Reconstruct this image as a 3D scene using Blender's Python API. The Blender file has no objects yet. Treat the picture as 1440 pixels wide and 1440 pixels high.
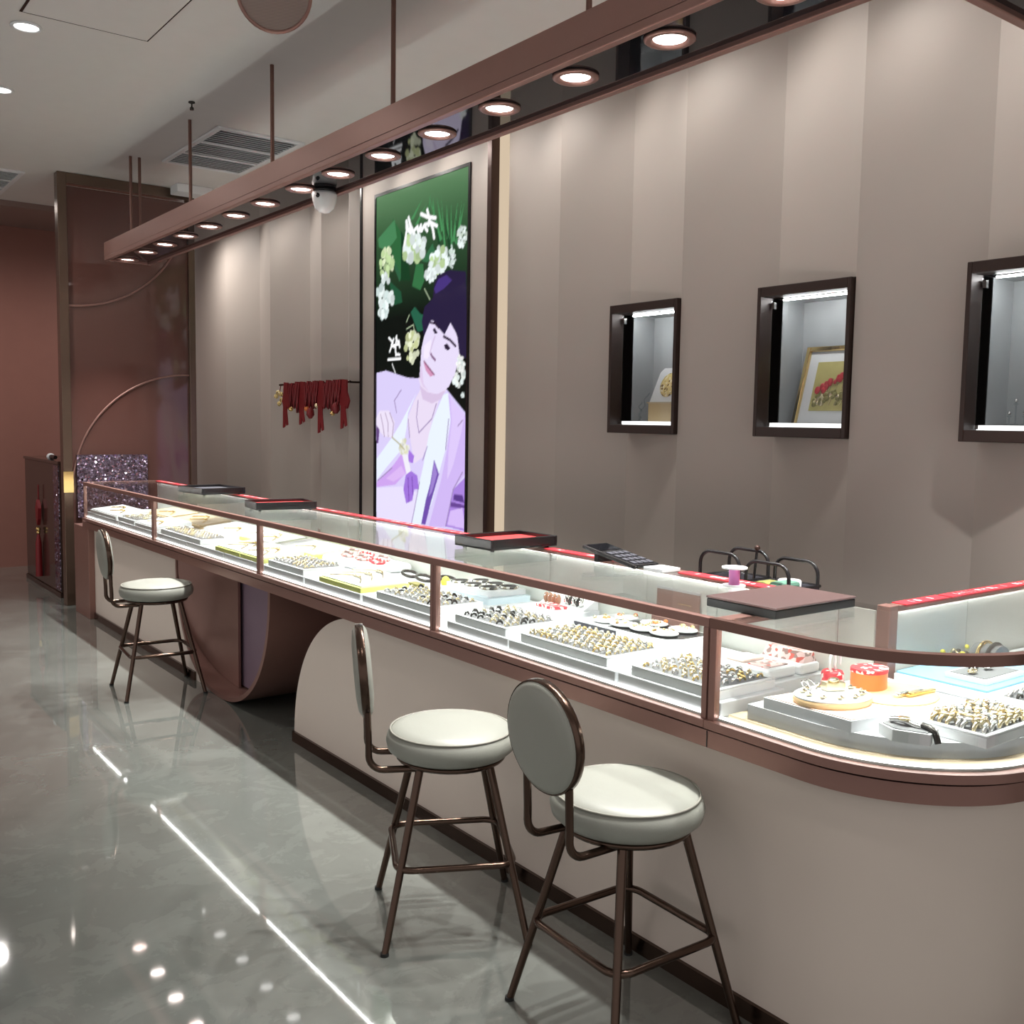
import bpy, math, random
import numpy as np
from mathutils import Vector, Matrix
random.seed(7)
S = bpy.context.scene
COL = S.collection
R = math.radians
PI = math.pi

# ------------------------------------------------------------------ camera
cd = bpy.data.cameras.new('camera'); cam = bpy.data.objects.new('camera', cd); COL.objects.link(cam)
S.camera = cam
cd.sensor_width = 36; cd.lens = 36 * 1409.4 / 1440; cd.clip_start = .05
YAW, PITCH, ROLL = .64596, .088615, .015984
fw = Vector((math.sin(YAW) * math.cos(PITCH), math.cos(YAW) * math.cos(PITCH), -math.sin(PITCH)))
r0 = Vector((math.cos(YAW), -math.sin(YAW), 0)); u0 = r0.cross(fw)
rt = r0 * math.cos(ROLL) + u0 * math.sin(ROLL); up = -r0 * math.sin(ROLL) + u0 * math.cos(ROLL)
cam.matrix_world = Matrix(((rt.x, up.x, -fw.x, 0), (rt.y, up.y, -fw.y, 0), (rt.z, up.z, -fw.z, 1.55), (0, 0, 0, 1)))

# ------------------------------------------------------------------ light and exposure
W = bpy.data.worlds.new('world'); S.world = W; W.use_nodes = True
W.node_tree.nodes['Background'].inputs[0].default_value = (.92, .88, .86, 1)
W.node_tree.nodes['Background'].inputs[1].default_value = .5
S.view_settings.view_transform = 'Standard'; S.view_settings.look = 'None'
S.view_settings.gamma = 1; S.view_settings.use_curve_mapping = False
S.view_settings.exposure = 0.42
S.cycles.max_bounces = 10; S.cycles.transparent_max_bounces = 24; S.cycles.diffuse_bounces = 5; S.cycles.glossy_bounces = 5
S.cycles.caustics_reflective = False; S.cycles.caustics_refractive = False
S.cycles.sample_clamp_indirect = 6
SPOT_W = 78          # beam spotlights
DOWN_W = 46          # ceiling downlights
LED = 6            # showcase strips
SCREEN = .86
NICHE = 34.0

# ------------------------------------------------------------------ materials
def mat(name, c, rough=.5, metal=0., spec=.5, noise=0., nscale=8., bump=0., bscale=60., coat=0., emit=None, estr=0.):
    m = bpy.data.materials.new(name); m.use_nodes = True
    nt = m.node_tree; b = nt.nodes['Principled BSDF']
    b.inputs['Base Color'].default_value = (*c, 1); b.inputs['Roughness'].default_value = rough
    b.inputs['Metallic'].default_value = metal; b.inputs['Specular IOR Level'].default_value = spec
    b.inputs['Coat Weight'].default_value = coat; b.inputs['Coat Roughness'].default_value = .05
    if emit: b.inputs['Emission Color'].default_value = (*emit, 1); b.inputs['Emission Strength'].default_value = estr
    tc = nt.nodes.new('ShaderNodeTexCoord')
    if noise:
        n = nt.nodes.new('ShaderNodeTexNoise'); n.inputs['Scale'].default_value = nscale; n.inputs['Detail'].default_value = 5
        nt.links.new(tc.outputs['Object'], n.inputs['Vector'])
        rp = nt.nodes.new('ShaderNodeMapRange'); rp.inputs['To Min'].default_value = 1 - noise; rp.inputs['To Max'].default_value = 1 + noise
        nt.links.new(n.outputs['Fac'], rp.inputs['Value'])
        mx = nt.nodes.new('ShaderNodeVectorMath'); mx.operation = 'SCALE'; mx.inputs[0].default_value = c
        nt.links.new(rp.outputs[0], mx.inputs['Scale']); nt.links.new(mx.outputs[0], b.inputs['Base Color'])
    if bump:
        n = nt.nodes.new('ShaderNodeTexNoise'); n.inputs['Scale'].default_value = bscale; n.inputs['Detail'].default_value = 3
        nt.links.new(tc.outputs['Object'], n.inputs['Vector'])
        bp = nt.nodes.new('ShaderNodeBump'); bp.inputs['Strength'].default_value = bump; bp.inputs['Distance'].default_value = .01
        nt.links.new(n.outputs['Fac'], bp.inputs['Height']); nt.links.new(bp.outputs[0], b.inputs['Normal'])
    return m

def emat(name, c, s):
    m = bpy.data.materials.new(name); m.use_nodes = True; nt = m.node_tree; nt.nodes.clear()
    e = nt.nodes.new('ShaderNodeEmission'); e.inputs[0].default_value = (*c, 1); e.inputs[1].default_value = s
    o = nt.nodes.new('ShaderNodeOutputMaterial'); nt.links.new(e.outputs[0], o.inputs[0]); return m

def glassmat(name, tint=(.96, .98, .97), ior=1.45, rough=0.):
    m = bpy.data.materials.new(name); m.use_nodes = True; nt = m.node_tree; nt.nodes.clear()
    t = nt.nodes.new('ShaderNodeBsdfTransparent'); t.inputs[0].default_value = (*tint, 1)
    g = nt.nodes.new('ShaderNodeBsdfGlossy'); g.inputs['Roughness'].default_value = rough
    f = nt.nodes.new('ShaderNodeFresnel'); ge = nt.nodes.new('ShaderNodeNewGeometry'); mr = nt.nodes.new('ShaderNodeMapRange')
    mr.inputs['To Min'].default_value = ior; mr.inputs['To Max'].default_value = 1 / ior
    nt.links.new(ge.outputs['Backfacing'], mr.inputs['Value']); nt.links.new(mr.outputs[0], f.inputs[0])   # same reflectance on both faces of a pane
    x = nt.nodes.new('ShaderNodeMixShader'); o = nt.nodes.new('ShaderNodeOutputMaterial')
    nt.links.new(f.outputs[0], x.inputs[0]); nt.links.new(t.outputs[0], x.inputs[1]); nt.links.new(g.outputs[0], x.inputs[2])
    nt.links.new(x.outputs[0], o.inputs[0]); return m

def floor_mat():
    m = mat('polished grey stone', (.3, .3, .28), .035, spec=1.0, coat=.6)
    m.node_tree.nodes['Principled BSDF'].inputs['IOR'].default_value = 1.6
    nt = m.node_tree; b = nt.nodes['Principled BSDF']; tc = nt.nodes.new('ShaderNodeTexCoord')
    n1 = nt.nodes.new('ShaderNodeTexNoise'); n1.inputs['Scale'].default_value = 1.6; n1.inputs['Detail'].default_value = 8; n1.inputs['Distortion'].default_value = 1.2
    n2 = nt.nodes.new('ShaderNodeTexNoise'); n2.inputs['Scale'].default_value = 5; n2.inputs['Detail'].default_value = 10; n2.inputs['Roughness'].default_value = .7; n2.inputs['Distortion'].default_value = .6
    for n in (n1, n2): nt.links.new(tc.outputs['Object'], n.inputs['Vector'])
    cr = nt.nodes.new('ShaderNodeValToRGB'); nt.links.new(n1.outputs['Fac'], cr.inputs[0])
    cr.color_ramp.elements[0].position = .2; cr.color_ramp.elements[0].color = (.15, .157, .142, 1)
    cr.color_ramp.elements[1].position = .85; cr.color_ramp.elements[1].color = (.235, .25, .23, 1)
    ve = nt.nodes.new('ShaderNodeValToRGB'); nt.links.new(n2.outputs['Fac'], ve.inputs[0])
    for e, p, v in zip((ve.color_ramp.elements[0], ve.color_ramp.elements[1], ve.color_ramp.elements.new(.5)), (.465, .52, .492), (1, 1, .45)):
        e.position = p; e.color = (v, v, v, 1)
    mx = nt.nodes.new('ShaderNodeMix'); mx.data_type = 'RGBA'; mx.blend_type = 'MULTIPLY'; mx.inputs[0].default_value = .2
    nt.links.new(cr.outputs[0], mx.inputs[6]); nt.links.new(ve.outputs[0], mx.inputs[7]); nt.links.new(mx.outputs[2], b.inputs['Base Color'])
    return m

def mosaic_mat():
    m = mat('faceted crystal mosaic', (.30, .23, .32), .1, .9)
    nt = m.node_tree; b = nt.nodes['Principled BSDF']; tc = nt.nodes.new('ShaderNodeTexCoord')
    v = nt.nodes.new('ShaderNodeTexVoronoi'); v.inputs['Scale'].default_value = 85; nt.links.new(tc.outputs['Object'], v.inputs['Vector'])
    s = nt.nodes.new('ShaderNodeVectorMath'); s.operation = 'SUBTRACT'; s.inputs[1].default_value = (.5, .5, .5); nt.links.new(v.outputs['Color'], s.inputs[0])
    k = nt.nodes.new('ShaderNodeVectorMath'); k.operation = 'SCALE'; k.inputs['Scale'].default_value = 1.1; nt.links.new(s.outputs[0], k.inputs[0])
    g = nt.nodes.new('ShaderNodeNewGeometry'); a = nt.nodes.new('ShaderNodeVectorMath'); nt.links.new(g.outputs['Normal'], a.inputs[0]); nt.links.new(k.outputs[0], a.inputs[1])
    nn = nt.nodes.new('ShaderNodeVectorMath'); nn.operation = 'NORMALIZE'; nt.links.new(a.outputs[0], nn.inputs[0]); nt.links.new(nn.outputs[0], b.inputs['Normal'])
    return m

def stripes_mat(name, c1, c2, scale, axis=0, rough=.6):
    m = mat(name, c1, rough); nt = m.node_tree; b = nt.nodes['Principled BSDF']; tc = nt.nodes.new('ShaderNodeTexCoord')
    w = nt.nodes.new('ShaderNodeTexWave'); w.inputs['Scale'].default_value = scale; w.bands_direction = 'XYZ'[axis]
    nt.links.new(tc.outputs['Object'], w.inputs['Vector'])
    mx = nt.nodes.new('ShaderNodeMix'); mx.data_type = 'RGBA'; mx.inputs[6].default_value = (*c1, 1); mx.inputs[7].default_value = (*c2, 1)
    nt.links.new(w.outputs['Fac'], mx.inputs[0]); nt.links.new(mx.outputs[2], b.inputs['Base Color']); return m

def spots_mat(name, cols, scale, rough=.5):
    m = mat(name, cols[0], rough); nt = m.node_tree; b = nt.nodes['Principled BSDF']; tc = nt.nodes.new('ShaderNodeTexCoord')
    v = nt.nodes.new('ShaderNodeTexVoronoi'); v.inputs['Scale'].default_value = scale; nt.links.new(tc.outputs['Object'], v.inputs['Vector'])
    cr = nt.nodes.new('ShaderNodeValToRGB'); cr.color_ramp.interpolation = 'CONSTANT'; nt.links.new(v.outputs['Color'], cr.inputs[0])
    cr.color_ramp.elements[0].color = (*cols[0], 1); cr.color_ramp.elements[1].position = .55; cr.color_ramp.elements[1].color = (*cols[1], 1)
    if len(cols) > 2: e = cr.color_ramp.elements.new(.72); e.color = (*cols[2], 1)
    nt.links.new(cr.outputs[0], b.inputs['Base Color']); return m

M = dict(
    floor=floor_mat(),
    ceil=mat('ceiling paint', (.70, .675, .65), .6, noise=.03),
    soffit=mat('brown ceiling paint', (.26, .17, .15), .6),
    wall=mat('taupe wall panel', (.425, .373, .335), .55, noise=.03, nscale=3),
    brown=mat('brown lacquer wall', (.29, .135, .11), .3, noise=.05),
    side=mat('beige far wall', (.45, .36, .32), .6),
    copper=mat('rose copper satin', (.32, .175, .147), .36, .5, noise=.04, nscale=14),
    copperd=mat('dark copper', (.20, .105, .085), .3, .6),
    mauve=mat('mauve copper back', (.24, .13, .14), .4, .3), mauvelit=mat('mauve back painted lit', (.26, .175, .235), .5),
    bronze=mat('polished dark bronze', (.095, .06, .045), .2, .9),
    pframe=mat('partition bronze', (.17, .115, .085), .25, .7), trimd=mat('dark bronze trim', (.06, .032, .026), .3, .5), nframe=mat('near black bronze', (.030, .014, .010), .4, .2),
    gold=mat('yellow gold', (.85, .62, .26), .18, 1), goldp=mat('pale gold', (.86, .74, .48), .2, 1),
    silver=mat('silver', (.78, .77, .75), .15, 1), stone=mat('clear stone', (.8, .85, .85), .05, .3),
    darkm=mat('oxidised metal', (.06, .055, .05), .25, .7),
    brass=mat('brass strip', (.75, .55, .25), .2, 1),
    cream=mat('cream plinth paint', (.75, .645, .575), .5, noise=.02, nscale=4),
    leather=mat('ivory leather', (.33, .335, .295), .42, bump=.05, bscale=220),
    pipe=mat('grey piping', (.30, .29, .25), .5),
    black=mat('black plastic', (.012, .011, .012), .25), blackm=mat('black mirror', (.010, .010, .012), .03, 0, .4),
    velvet=mat('red velvet', (.55, .03, .03), .7, bump=.1), rubber=mat('black rubber', (.01, .01, .01), .7),
    trayb=mat('brown leather box', (.10, .058, .055), .4),
    white=mat('white display card', (.78, .79, .80), .5), whiteg=mat('white lacquer', (.8, .8, .8), .2),
    riser=mat('pale grey riser', (.66, .67, .69), .5), foam=mat('grey foam insert', (.20, .20, .205), .8, bump=.2, bscale=300),
    darkf=mat('charcoal insert', (.06, .06, .075), .7),
    deck=mat('white deck', (.80, .80, .78), .4), beige=mat('beige slab', (.62, .50, .34), .5), pink=mat('pale pink card', (.85, .68, .60), .5),
    peach=mat('peach cushion', (.86, .58, .30), .5), orange=mat('orange lacquer', (.75, .22, .06), .35),
    blue=mat('sky blue card', (.25, .55, .80), .4), iceblue=mat('ice blue acrylic', (.62, .74, .80), .2), yellow=mat('lime yellow card', (.72, .74, .22), .5),
    lemon=mat('lemon flower', (.85, .72, .08), .5), tan=mat('tan card', (.62, .46, .25), .5), olive=mat('olive card', (.25, .22, .06), .5),
    frost=mat('frosted back panel', (.84, .86, .80), .3, spec=.6),
    glass=glassmat('showcase glass'), glass2=glassmat('clear pane', (.97, .98, .98), 1.35),
    acryl=glassmat('acrylic', (.9, .93, .93), 1.5),
    nbox=mat('niche grey liner', (.42, .44, .45), .35),
    red=mat('red cord', (.20, .008, .012), .5), redb=mat('bright red ribbon', (.55, .02, .03), .5), redstrip=mat('red ribbon print', (.72, .035, .05), .4),
    pinkp=mat('pink tape', (.78, .25, .62), .4), green=mat('green fabric', (.10, .22, .16), .6), oliveg=mat('olive pouch', (.22, .22, .06), .6),
    walnut=mat('tan leather roll', (.33, .16, .09), .5), navy=mat('navy pouch', (.06, .07, .14), .5),
    copperbox=mat('rose card holder', (.36, .20, .165), .4, .2),
    woven=stripes_mat('woven speaker cloth', (.36, .28, .25), (.22, .16, .14), 60, 2, .7),
    mosaic=mosaic_mat(), lacq=mat('dark brown lacquer', (.055, .03, .024), .12, spec=.3),
    tint=mat('bronze tinted panel', (.125, .058, .048), .06, 0, .5),
    lens=emat('lamp lens', (1, .97, .93), 14), lensd=emat('downlight lens', (1, .97, .93), 8),
    led=emat('white led', (1, 1, .98), LED), ledt=emat('top led', (1, 1, .98), 33), fillb=emat('hidden back fill', (1, 1, .98), 13), nled=emat('niche led', (1, 1, 1), NICHE), nled2=emat('niche floor led', (1, 1, 1), 1.6), warmglow=emat('lit cove glow', (1, .80, .58), .5), lensw=emat('added washer lens', (1, .97, .93), 2),
    redwhite=spots_mat('red and white pattern', [(.7, .05, .06), (.85, .75, .7), (.6, .03, .05)], 90),
    brac=spots_mat('bracelet beads', [(.05, .045, .04), (.75, .74, .7), (.35, .3, .22)], 70, .25),
    floral=spots_mat('jade flowers', [(.82, .80, .72), (.55, .62, .35), (.75, .25, .12)], 60, .3),
    pinkj=spots_mat('pink stones', [(.72, .52, .50), (.30, .2, .18), (.6, .12, .10)], 80, .3),
    filigree=spots_mat('gold filigree', [(.80, .62, .25), (.25, .15, .05), (.92, .80, .5)], 70, .25),
    artbg=mat('olive gold silk', (.50, .44, .16), .5, noise=.1, nscale=30),
)
for k in ('lens', 'lensd'): pass

# ------------------------------------------------------------------ mesh building
ORG = {}
class MB:
    def __init__(s): s.v = []; s.f = []; s.mi = []; s.sm = []
    def add(s, vs, fs, mi=0, sm=False):
        o = len(s.v); s.v += [tuple(v) for v in vs]
        for f in fs: s.f.append([i + o for i in f]); s.mi.append(mi); s.sm.append(sm)
        return s
    def box(s, x0, x1, y0, y1, z0, z1, mi=0, rot=None):
        vs = [Vector((x, y, z)) for z in (z0, z1) for x, y in ((x0, y0), (x1, y0), (x1, y1), (x0, y1))]
        if rot:
            c = Vector(((x0 + x1) / 2, (y0 + y1) / 2, (z0 + z1) / 2)); vs = [c + rot @ (v - c) for v in vs]
        return s.add(vs, [(3, 2, 1, 0), (4, 5, 6, 7), (0, 1, 5, 4), (1, 2, 6, 5), (2, 3, 7, 6), (3, 0, 4, 7)], mi)
    def prism(s, p, z0, z1, mi=0, axis='z', sm=False, caps=True):
        n = len(p); f = {'z': lambda a, b, c: (a, b, c), 'x': lambda a, b, c: (c, a, b), 'y': lambda a, b, c: (a, c, b)}[axis]
        vs = [f(a, b, z0) for a, b in p] + [f(a, b, z1) for a, b in p]
        s.add(vs, [(i, (i + 1) % n, n + (i + 1) % n, n + i) for i in range(n)], mi, sm)
        if caps: s.add(vs, [tuple(range(n - 1, -1, -1)), tuple(range(n, 2 * n))], mi)
        return s
    def ribbon(s, inner, outer, z0, z1, mi=0, axis='z', sm=True, closed=False):
        # a strip of quads between two equal-length open polylines, extruded (clean topology for long curved rails)
        n = len(inner); f = {'z': lambda a, b, c: (a, b, c), 'x': lambda a, b, c: (c, a, b), 'y': lambda a, b, c: (a, c, b)}[axis]
        A = [f(a, b, z0) for a, b in inner]; B = [f(a, b, z0) for a, b in outer]; C = [f(a, b, z1) for a, b in inner]; D = [f(a, b, z1) for a, b in outer]
        for i in range(n - 1):
            j = i + 1
            s.add([A[i], A[j], B[j], B[i]], [(0, 1, 2, 3)], mi); s.add([C[i], D[i], D[j], C[j]], [(0, 1, 2, 3)], mi)
        s.add(A + C, [(i, n + i, n + i + 1, i + 1) for i in range(n - 1)], mi, sm)
        s.add(B + D, [(i, i + 1, n + i + 1, n + i) for i in range(n - 1)], mi, sm)
        s.add([A[0], B[0], D[0], C[0]], [(0, 1, 2, 3)], mi); s.add([A[-1], B[-1], D[-1], C[-1]], [(3, 2, 1, 0)], mi)
        return s
    def tube(s, pts, r, n=10, closed=False, mi=0, caps=True):
        P = [Vector(p) for p in pts]; k = len(P); rr = r if isinstance(r, (list, tuple)) else [r] * k
        T = []
        for i in range(k):
            a = P[(i - 1) % k] if (closed or i) else P[i]; b = P[(i + 1) % k] if (closed or i < k - 1) else P[i]
            T.append((b - a).normalized())
        nrm = T[0].orthogonal().normalized(); vs = []
        for i in range(k):
            nrm = (nrm - T[i] * nrm.dot(T[i])).normalized(); bi = T[i].cross(nrm)
            for j in range(n):
                a = 2 * PI * j / n; vs.append(P[i] + (nrm * math.cos(a) + bi * math.sin(a)) * rr[i])
        fs = []
        for i in range(k if closed else k - 1):
            for j in range(n):
                a = i * n + j; b = i * n + (j + 1) % n; c = ((i + 1) % k) * n + (j + 1) % n; d = ((i + 1) % k) * n + j; fs.append((a, b, c, d))
        s.add(vs, fs, mi, True)
        if caps and not closed: s.add(vs, [tuple(range(n - 1, -1, -1)), tuple(range((k - 1) * n, k * n))], mi)
        return s
    def lathe(s, prof, c=(0, 0, 0), n=32, mi=0, M3=None, sm=True, sy=1.):
        c = Vector(c); vs = []
        for r, z in prof:
            for j in range(n):
                a = 2 * PI * j / n; v = Vector((r * math.cos(a), r * sy * math.sin(a), z)); vs.append(c + (M3 @ v if M3 else v))
        k = len(prof); fs = [(i * n + j, i * n + (j + 1) % n, (i + 1) * n + (j + 1) % n, (i + 1) * n + j) for i in range(k - 1) for j in range(n)]
        s.add(vs, fs, mi, sm)
        if prof[0][0] > 1e-5: s.add(vs, [tuple(range(n - 1, -1, -1))], mi)
        if prof[-1][0] > 1e-5: s.add(vs, [tuple(range((k - 1) * n, k * n))], mi)
        return s
    def ball(s, c, r, mi=0, n=10, sc=(1, 1, 1)):
        c = Vector(c); h = n // 2; vs = []
        for i in range(1, h):
            t = PI * i / h
            for j in range(n): a = 2 * PI * j / n; vs.append(c + Vector((r * sc[0] * math.sin(t) * math.cos(a), r * sc[1] * math.sin(t) * math.sin(a), -r * sc[2] * math.cos(t))))
        b = len(vs); vs += [c - Vector((0, 0, r * sc[2])), c + Vector((0, 0, r * sc[2]))]
        fs = [(i * n + j, i * n + (j + 1) % n, (i + 1) * n + (j + 1) % n, (i + 1) * n + j) for i in range(h - 2) for j in range(n)]
        fs += [(b, (j + 1) % n, j) for j in range(n)] + [(b + 1, (h - 2) * n + j, (h - 2) * n + (j + 1) % n) for j in range(n)]
        return s.add(vs, fs, mi, True)
    def build(s, name, mats, parent=None, bevel=0., base=True):
        if not isinstance(mats, (list, tuple)): mats = [mats]
        if parent is not None: org = ORG[parent.name]
        else:
            a = np.array(s.v); lo, hi = a.min(0), a.max(0); org = Vector(((lo[0] + hi[0]) / 2, (lo[1] + hi[1]) / 2, lo[2]))
        me = bpy.data.meshes.new(name)
        me.from_pydata([(v[0] - org.x, v[1] - org.y, v[2] - org.z) for v in s.v], [], s.f)
        for m in mats: me.materials.append(m)
        me.polygons.foreach_set('material_index', s.mi); me.polygons.foreach_set('use_smooth', s.sm); me.update()
        o = bpy.data.objects.new(name, me); COL.objects.link(o)
        if parent is not None: o.parent = parent
        else: o.location = org
        ORG[o.name] = org
        if bevel:
            b = o.modifiers.new('bevel', 'BEVEL'); b.width = bevel; b.segments = 2; b.limit_method = 'ANGLE'; b.angle_limit = R(40)
        return o

def tag(o, label=None, cat=None, group=None, kind=None):
    if label: o['label'] = label
    if cat: o['category'] = cat
    if group: o['group'] = group
    if kind: o['kind'] = kind
    return o
def thing(name, loc, label, cat, group=None):
    o = bpy.data.objects.new(name, None); COL.objects.link(o); o.location = loc; o.empty_display_size = .05
    ORG[o.name] = Vector(loc); return tag(o, label, cat, group)
def struct(mb, name, mats, bevel=0):
    return tag(mb.build(name, mats, None, bevel), kind='structure')
def copy_tree(o, parent=None):
    c = o.copy(); COL.objects.link(c); ORG[c.name] = Vector((0, 0, 0))
    if parent: c.parent = parent
    for ch in list(o.children): copy_tree(ch, c)
    return c
def arc(cx, cy, r, a0, a1, n): return [(cx + r * math.cos(R(a0 + (a1 - a0) * i / n)), cy + r * math.sin(R(a0 + (a1 - a0) * i / n))) for i in range(n + 1)]
ORD = ['first', 'second', 'third', 'fourth', 'fifth', 'sixth', 'seventh', 'eighth', 'ninth', 'tenth', 'eleventh', 'twelfth', 'thirteenth', 'fourteenth', 'fifteenth', 'sixteenth', 'seventeenth', 'eighteenth']

# ================================================================== setting
ZC = 3.475
struct(MB().box(-3.6, 4.3, -2.6, 11.4, -.08, 0), 'floor', M['floor'])
struct(MB().box(-3.6, 4.3, -2.6, 11.4, ZC, ZC + .1), 'ceiling', M['ceil'])
struct(MB().box(-3.6, 3.84, 11.2, 11.3, 0, ZC), 'wall_back', M['brown'])
struct(MB().box(-3.5, 3.7, 10.13, 11.2, ZC - .05, ZC), 'trim_1', M['soffit'])

# pleated wall: far valley -> near ridge -> far valley ...; openings for the three niches
wall = MB()
VAL, RID = 3.93, 3.80
NZ0, NZ1 = 1.503, 2.200
edges = [(11.2, VAL), (9.85, RID), (9.3, VAL), (8.76, RID), (8.2, VAL), (7.72, RID), (7.49, VAL), (7.23, RID), (6.90, VAL), (5.16, VAL), (5.15, 3.82), (4.62, RID)]
y = 4.147; k = 0
while y > -2.6:
    edges.append((y, VAL if k % 2 == 0 else RID)); y -= .513 if k % 2 == 0 else .507; k += 1
edges.append((-2.6, VAL))
niche_panels = [(4.147, 3.634), (3.127, 2.614), (2.107, 1.594)]
for (ya, xa), (yb, xb) in zip(edges[:-1], edges[1:]):
    q = [(xb, yb), (4.2, yb), (4.2, ya), (xa, ya)]
    if any(abs(ya - a) < .02 and abs(yb - b) < .02 for a, b in niche_panels):
        wall.prism(q, 0, NZ0); wall.prism(q, NZ1, ZC)
    else: wall.prism(q, 0, ZC)
struct(wall, 'wall_right', M['wall'])
# niches -------------------------------------------------------------------------------------------
def niche(ya, yb, label):
    t = thing('wall_niche', (3.8, (ya + yb) / 2, NZ0), label, 'display niche', 'lit display niches in the pleated wall')
    f = MB(); fx = 3.772; jw = .020; hw = .045; y0, y1, z0, z1 = yb + .004, ya - .004, NZ0 + .002, NZ1 - .002
    f.box(fx, 3.94, y0, y0 + jw, z0, z1); f.box(fx, 3.94, y1 - jw, y1, z0, z1)
    f.box(fx, 3.94, y0 + jw, y1 - jw, z0, z0 + hw); f.box(fx, 3.94, y0 + jw, y1 - jw, z1 - hw, z1)
    f.build('frame', M['nframe'], t, .003)
    b = MB(); y0 += jw; y1 -= jw; z0 += hw; z1 -= hw; xb = 4.10
    b.box(xb, xb + .01, y0, y1, z0, z1); b.box(3.86, xb, y0 - .01, y0, z0, z1); b.box(3.86, xb, y1, y1 + .01, z0, z1); b.box(3.86, xb, y0, y1, z1, z1 + .01)
    b.build('lined_box', M['nbox'], t)
    MB().box(3.86, xb, y0, y1, z0 - .01, z0).build('white_floor', M['white'], t)
    MB().box(3.90, 3.912, y0 + .03, y1 - .03, z1 - .008, z1 - .001).build('led_strip', M['nled'], t)
    MB().box(3.866, 3.874, y0 + .002, y1 - .002, z0 + .001, z0 + .020).build('led_strip', M['nled2'], t)
    MB().box(3.852, 3.858, y0 + .001, y1 - .001, z0 + .001, z1 - .001).build('glass_pane', M['glass2'], t)
    MB().box(3.846, 3.864, y1 - .02, y1 - .006, z1 - .05, z1 - .02).build('hinge', M['silver'], t); MB().box(3.846, 3.864, y1 - .02, y1 - .006, z0 + .004, z0 + .02).build('hinge', M['silver'], t)
    return y0, y1, z0, z1
n1 = niche(4.147, 3.634, 'dark framed wall niche holding a gold medallion, nearest the video screen')
n2 = niche(3.127, 2.614, 'dark framed wall niche holding a gold framed flower picture')
n3 = niche(2.107, 1.594, 'dark framed wall niche with clear jewellery stands, cut by the right photo edge')
zf = NZ0 + .0475
# niche 1: gold medallion plaque on a beige plinth, black dome, acrylic squiggle
t = thing('plaque_plinth', (3.99, 3.86, zf), 'beige plinth under the gold medallion plaque in wall niche', 'plinth')
MB().prism([(3.93, 3.74), (4.05, 3.74), (4.05, 3.975), (3.93, 3.985)], zf, zf + .118).build('body', M['tan'], t, .004)
MB().box(3.925, 4.055, 3.735, 3.992, zf + .118, zf + .126).build('top', M['beige'], t)
t = thing('gold_plaque', (3.99, 3.83, zf + .126), 'white tilted plaque with round gold medallion in the wall niche', 'plaque')
rot = Matrix.Rotation(R(20), 3, 'Y')
def tilt(mb, piv, m3):
    piv = Vector(piv); mb.v = [tuple(piv + m3 @ (Vector(v) - piv)) for v in mb.v]; return mb
pv = (3.955, 3.83, zf + .126)
tilt(MB().prism([(3.755, zf + .126), (4.0, zf + .126), (3.98, zf + .30), (3.955, zf + .325), (3.775, zf + .325)], 3.955, 3.975, axis='x'), pv, rot).build('board', M['white'], t, .004)
tilt(MB().prism([(3.745, zf + .126), (4.01, zf + .126), (3.988, zf + .31), (3.96, zf + .335), (3.755, zf + .335)], 3.976, 3.986, axis='x'), pv, rot).build('rim', M['trimd'], t, .003)
tilt(MB().lathe([(0, -.008), (.05, -.008), (.068, -.004), (.07, 0)], (3.953, 3.885, zf + .225), 28, M3=Matrix.Rotation(R(-90), 3, 'Y') @ Matrix.Scale(-1, 3, Vector((0, 0, 1))), sy=.9), pv, rot).build('medallion', M['filigree'], t)
tag(MB().lathe([(.0, 0), (.034, 0), (.034, .008), (.024, .018), (0, .024)], (3.90, 4.085, zf), 20).build('sensor_dome', M['black']), 'small black dome on the floor of the medallion niche', 'sensor')
q = MB()
q.tube([(3.95, 4.085 - .012 * math.sin(i * 1.1) - i * .006, zf + .02 + i * .012) for i in range(14)], .0035, 6)
q.tube([(3.95, 4.065 - .014 * math.cos(i * 1.2), zf + .03 + i * .009) for i in range(12)], .003, 6)
q.lathe([(0, -.02), (.03, -.02), (.03, -.01), (.004, -.006), (.003, .02)], (3.95, 4.07, zf + .02), 14)
tag(q.build('acrylic_hand_stand', M['acryl']), 'clear acrylic curly stand left of the gold medallion plaque', 'jewellery stand')
# niche 2: framed picture leaning back
t = thing('framed_picture', (3.96, 2.83, zf), 'gold framed picture of golden and red flowers leaning in the wall niche', 'picture')
m3 = Matrix.Rotation(R(16), 3, 'Y'); pv = (3.96, 2.83, zf)
ya, yb, zt = 3.05, 2.69, .40
o = MB(); w = .022
for a in ((yb, yb + w, 0, zt), (ya - w, ya, 0, zt), (yb + w, ya - w, 0, w), (yb + w, ya - w, zt - w, zt)): o.box(3.955, 3.985, a[0], a[1], zf + a[2], zf + a[3])
tilt(o, pv, m3).build('frame', M['gold'], t, .004)
tilt(MB().box(3.972, 3.980, yb + w, ya - w, zf + w, zf + zt - w), pv, m3).build('mount', M['white'], t)
tilt(MB().box(3.968, 3.971, yb + .075, ya - .075, zf + .085, zf + zt - .075), pv, m3).build('silk_picture', M['artbg'], t)
fl = MB(); rnd = random.Random(3)
for i in range(46):
    a = rnd.random(); yy = 2.965 - a * .19 + rnd.gauss(0, .012); zz = zf + .115 + rnd.random() * (.03 + .12 * a if i > 18 else .05)
    fl.ball((3.966, yy, zz), rnd.uniform(.008, .015), 1 if i % 3 else 0, 8, (.4, 1, 1))
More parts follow.
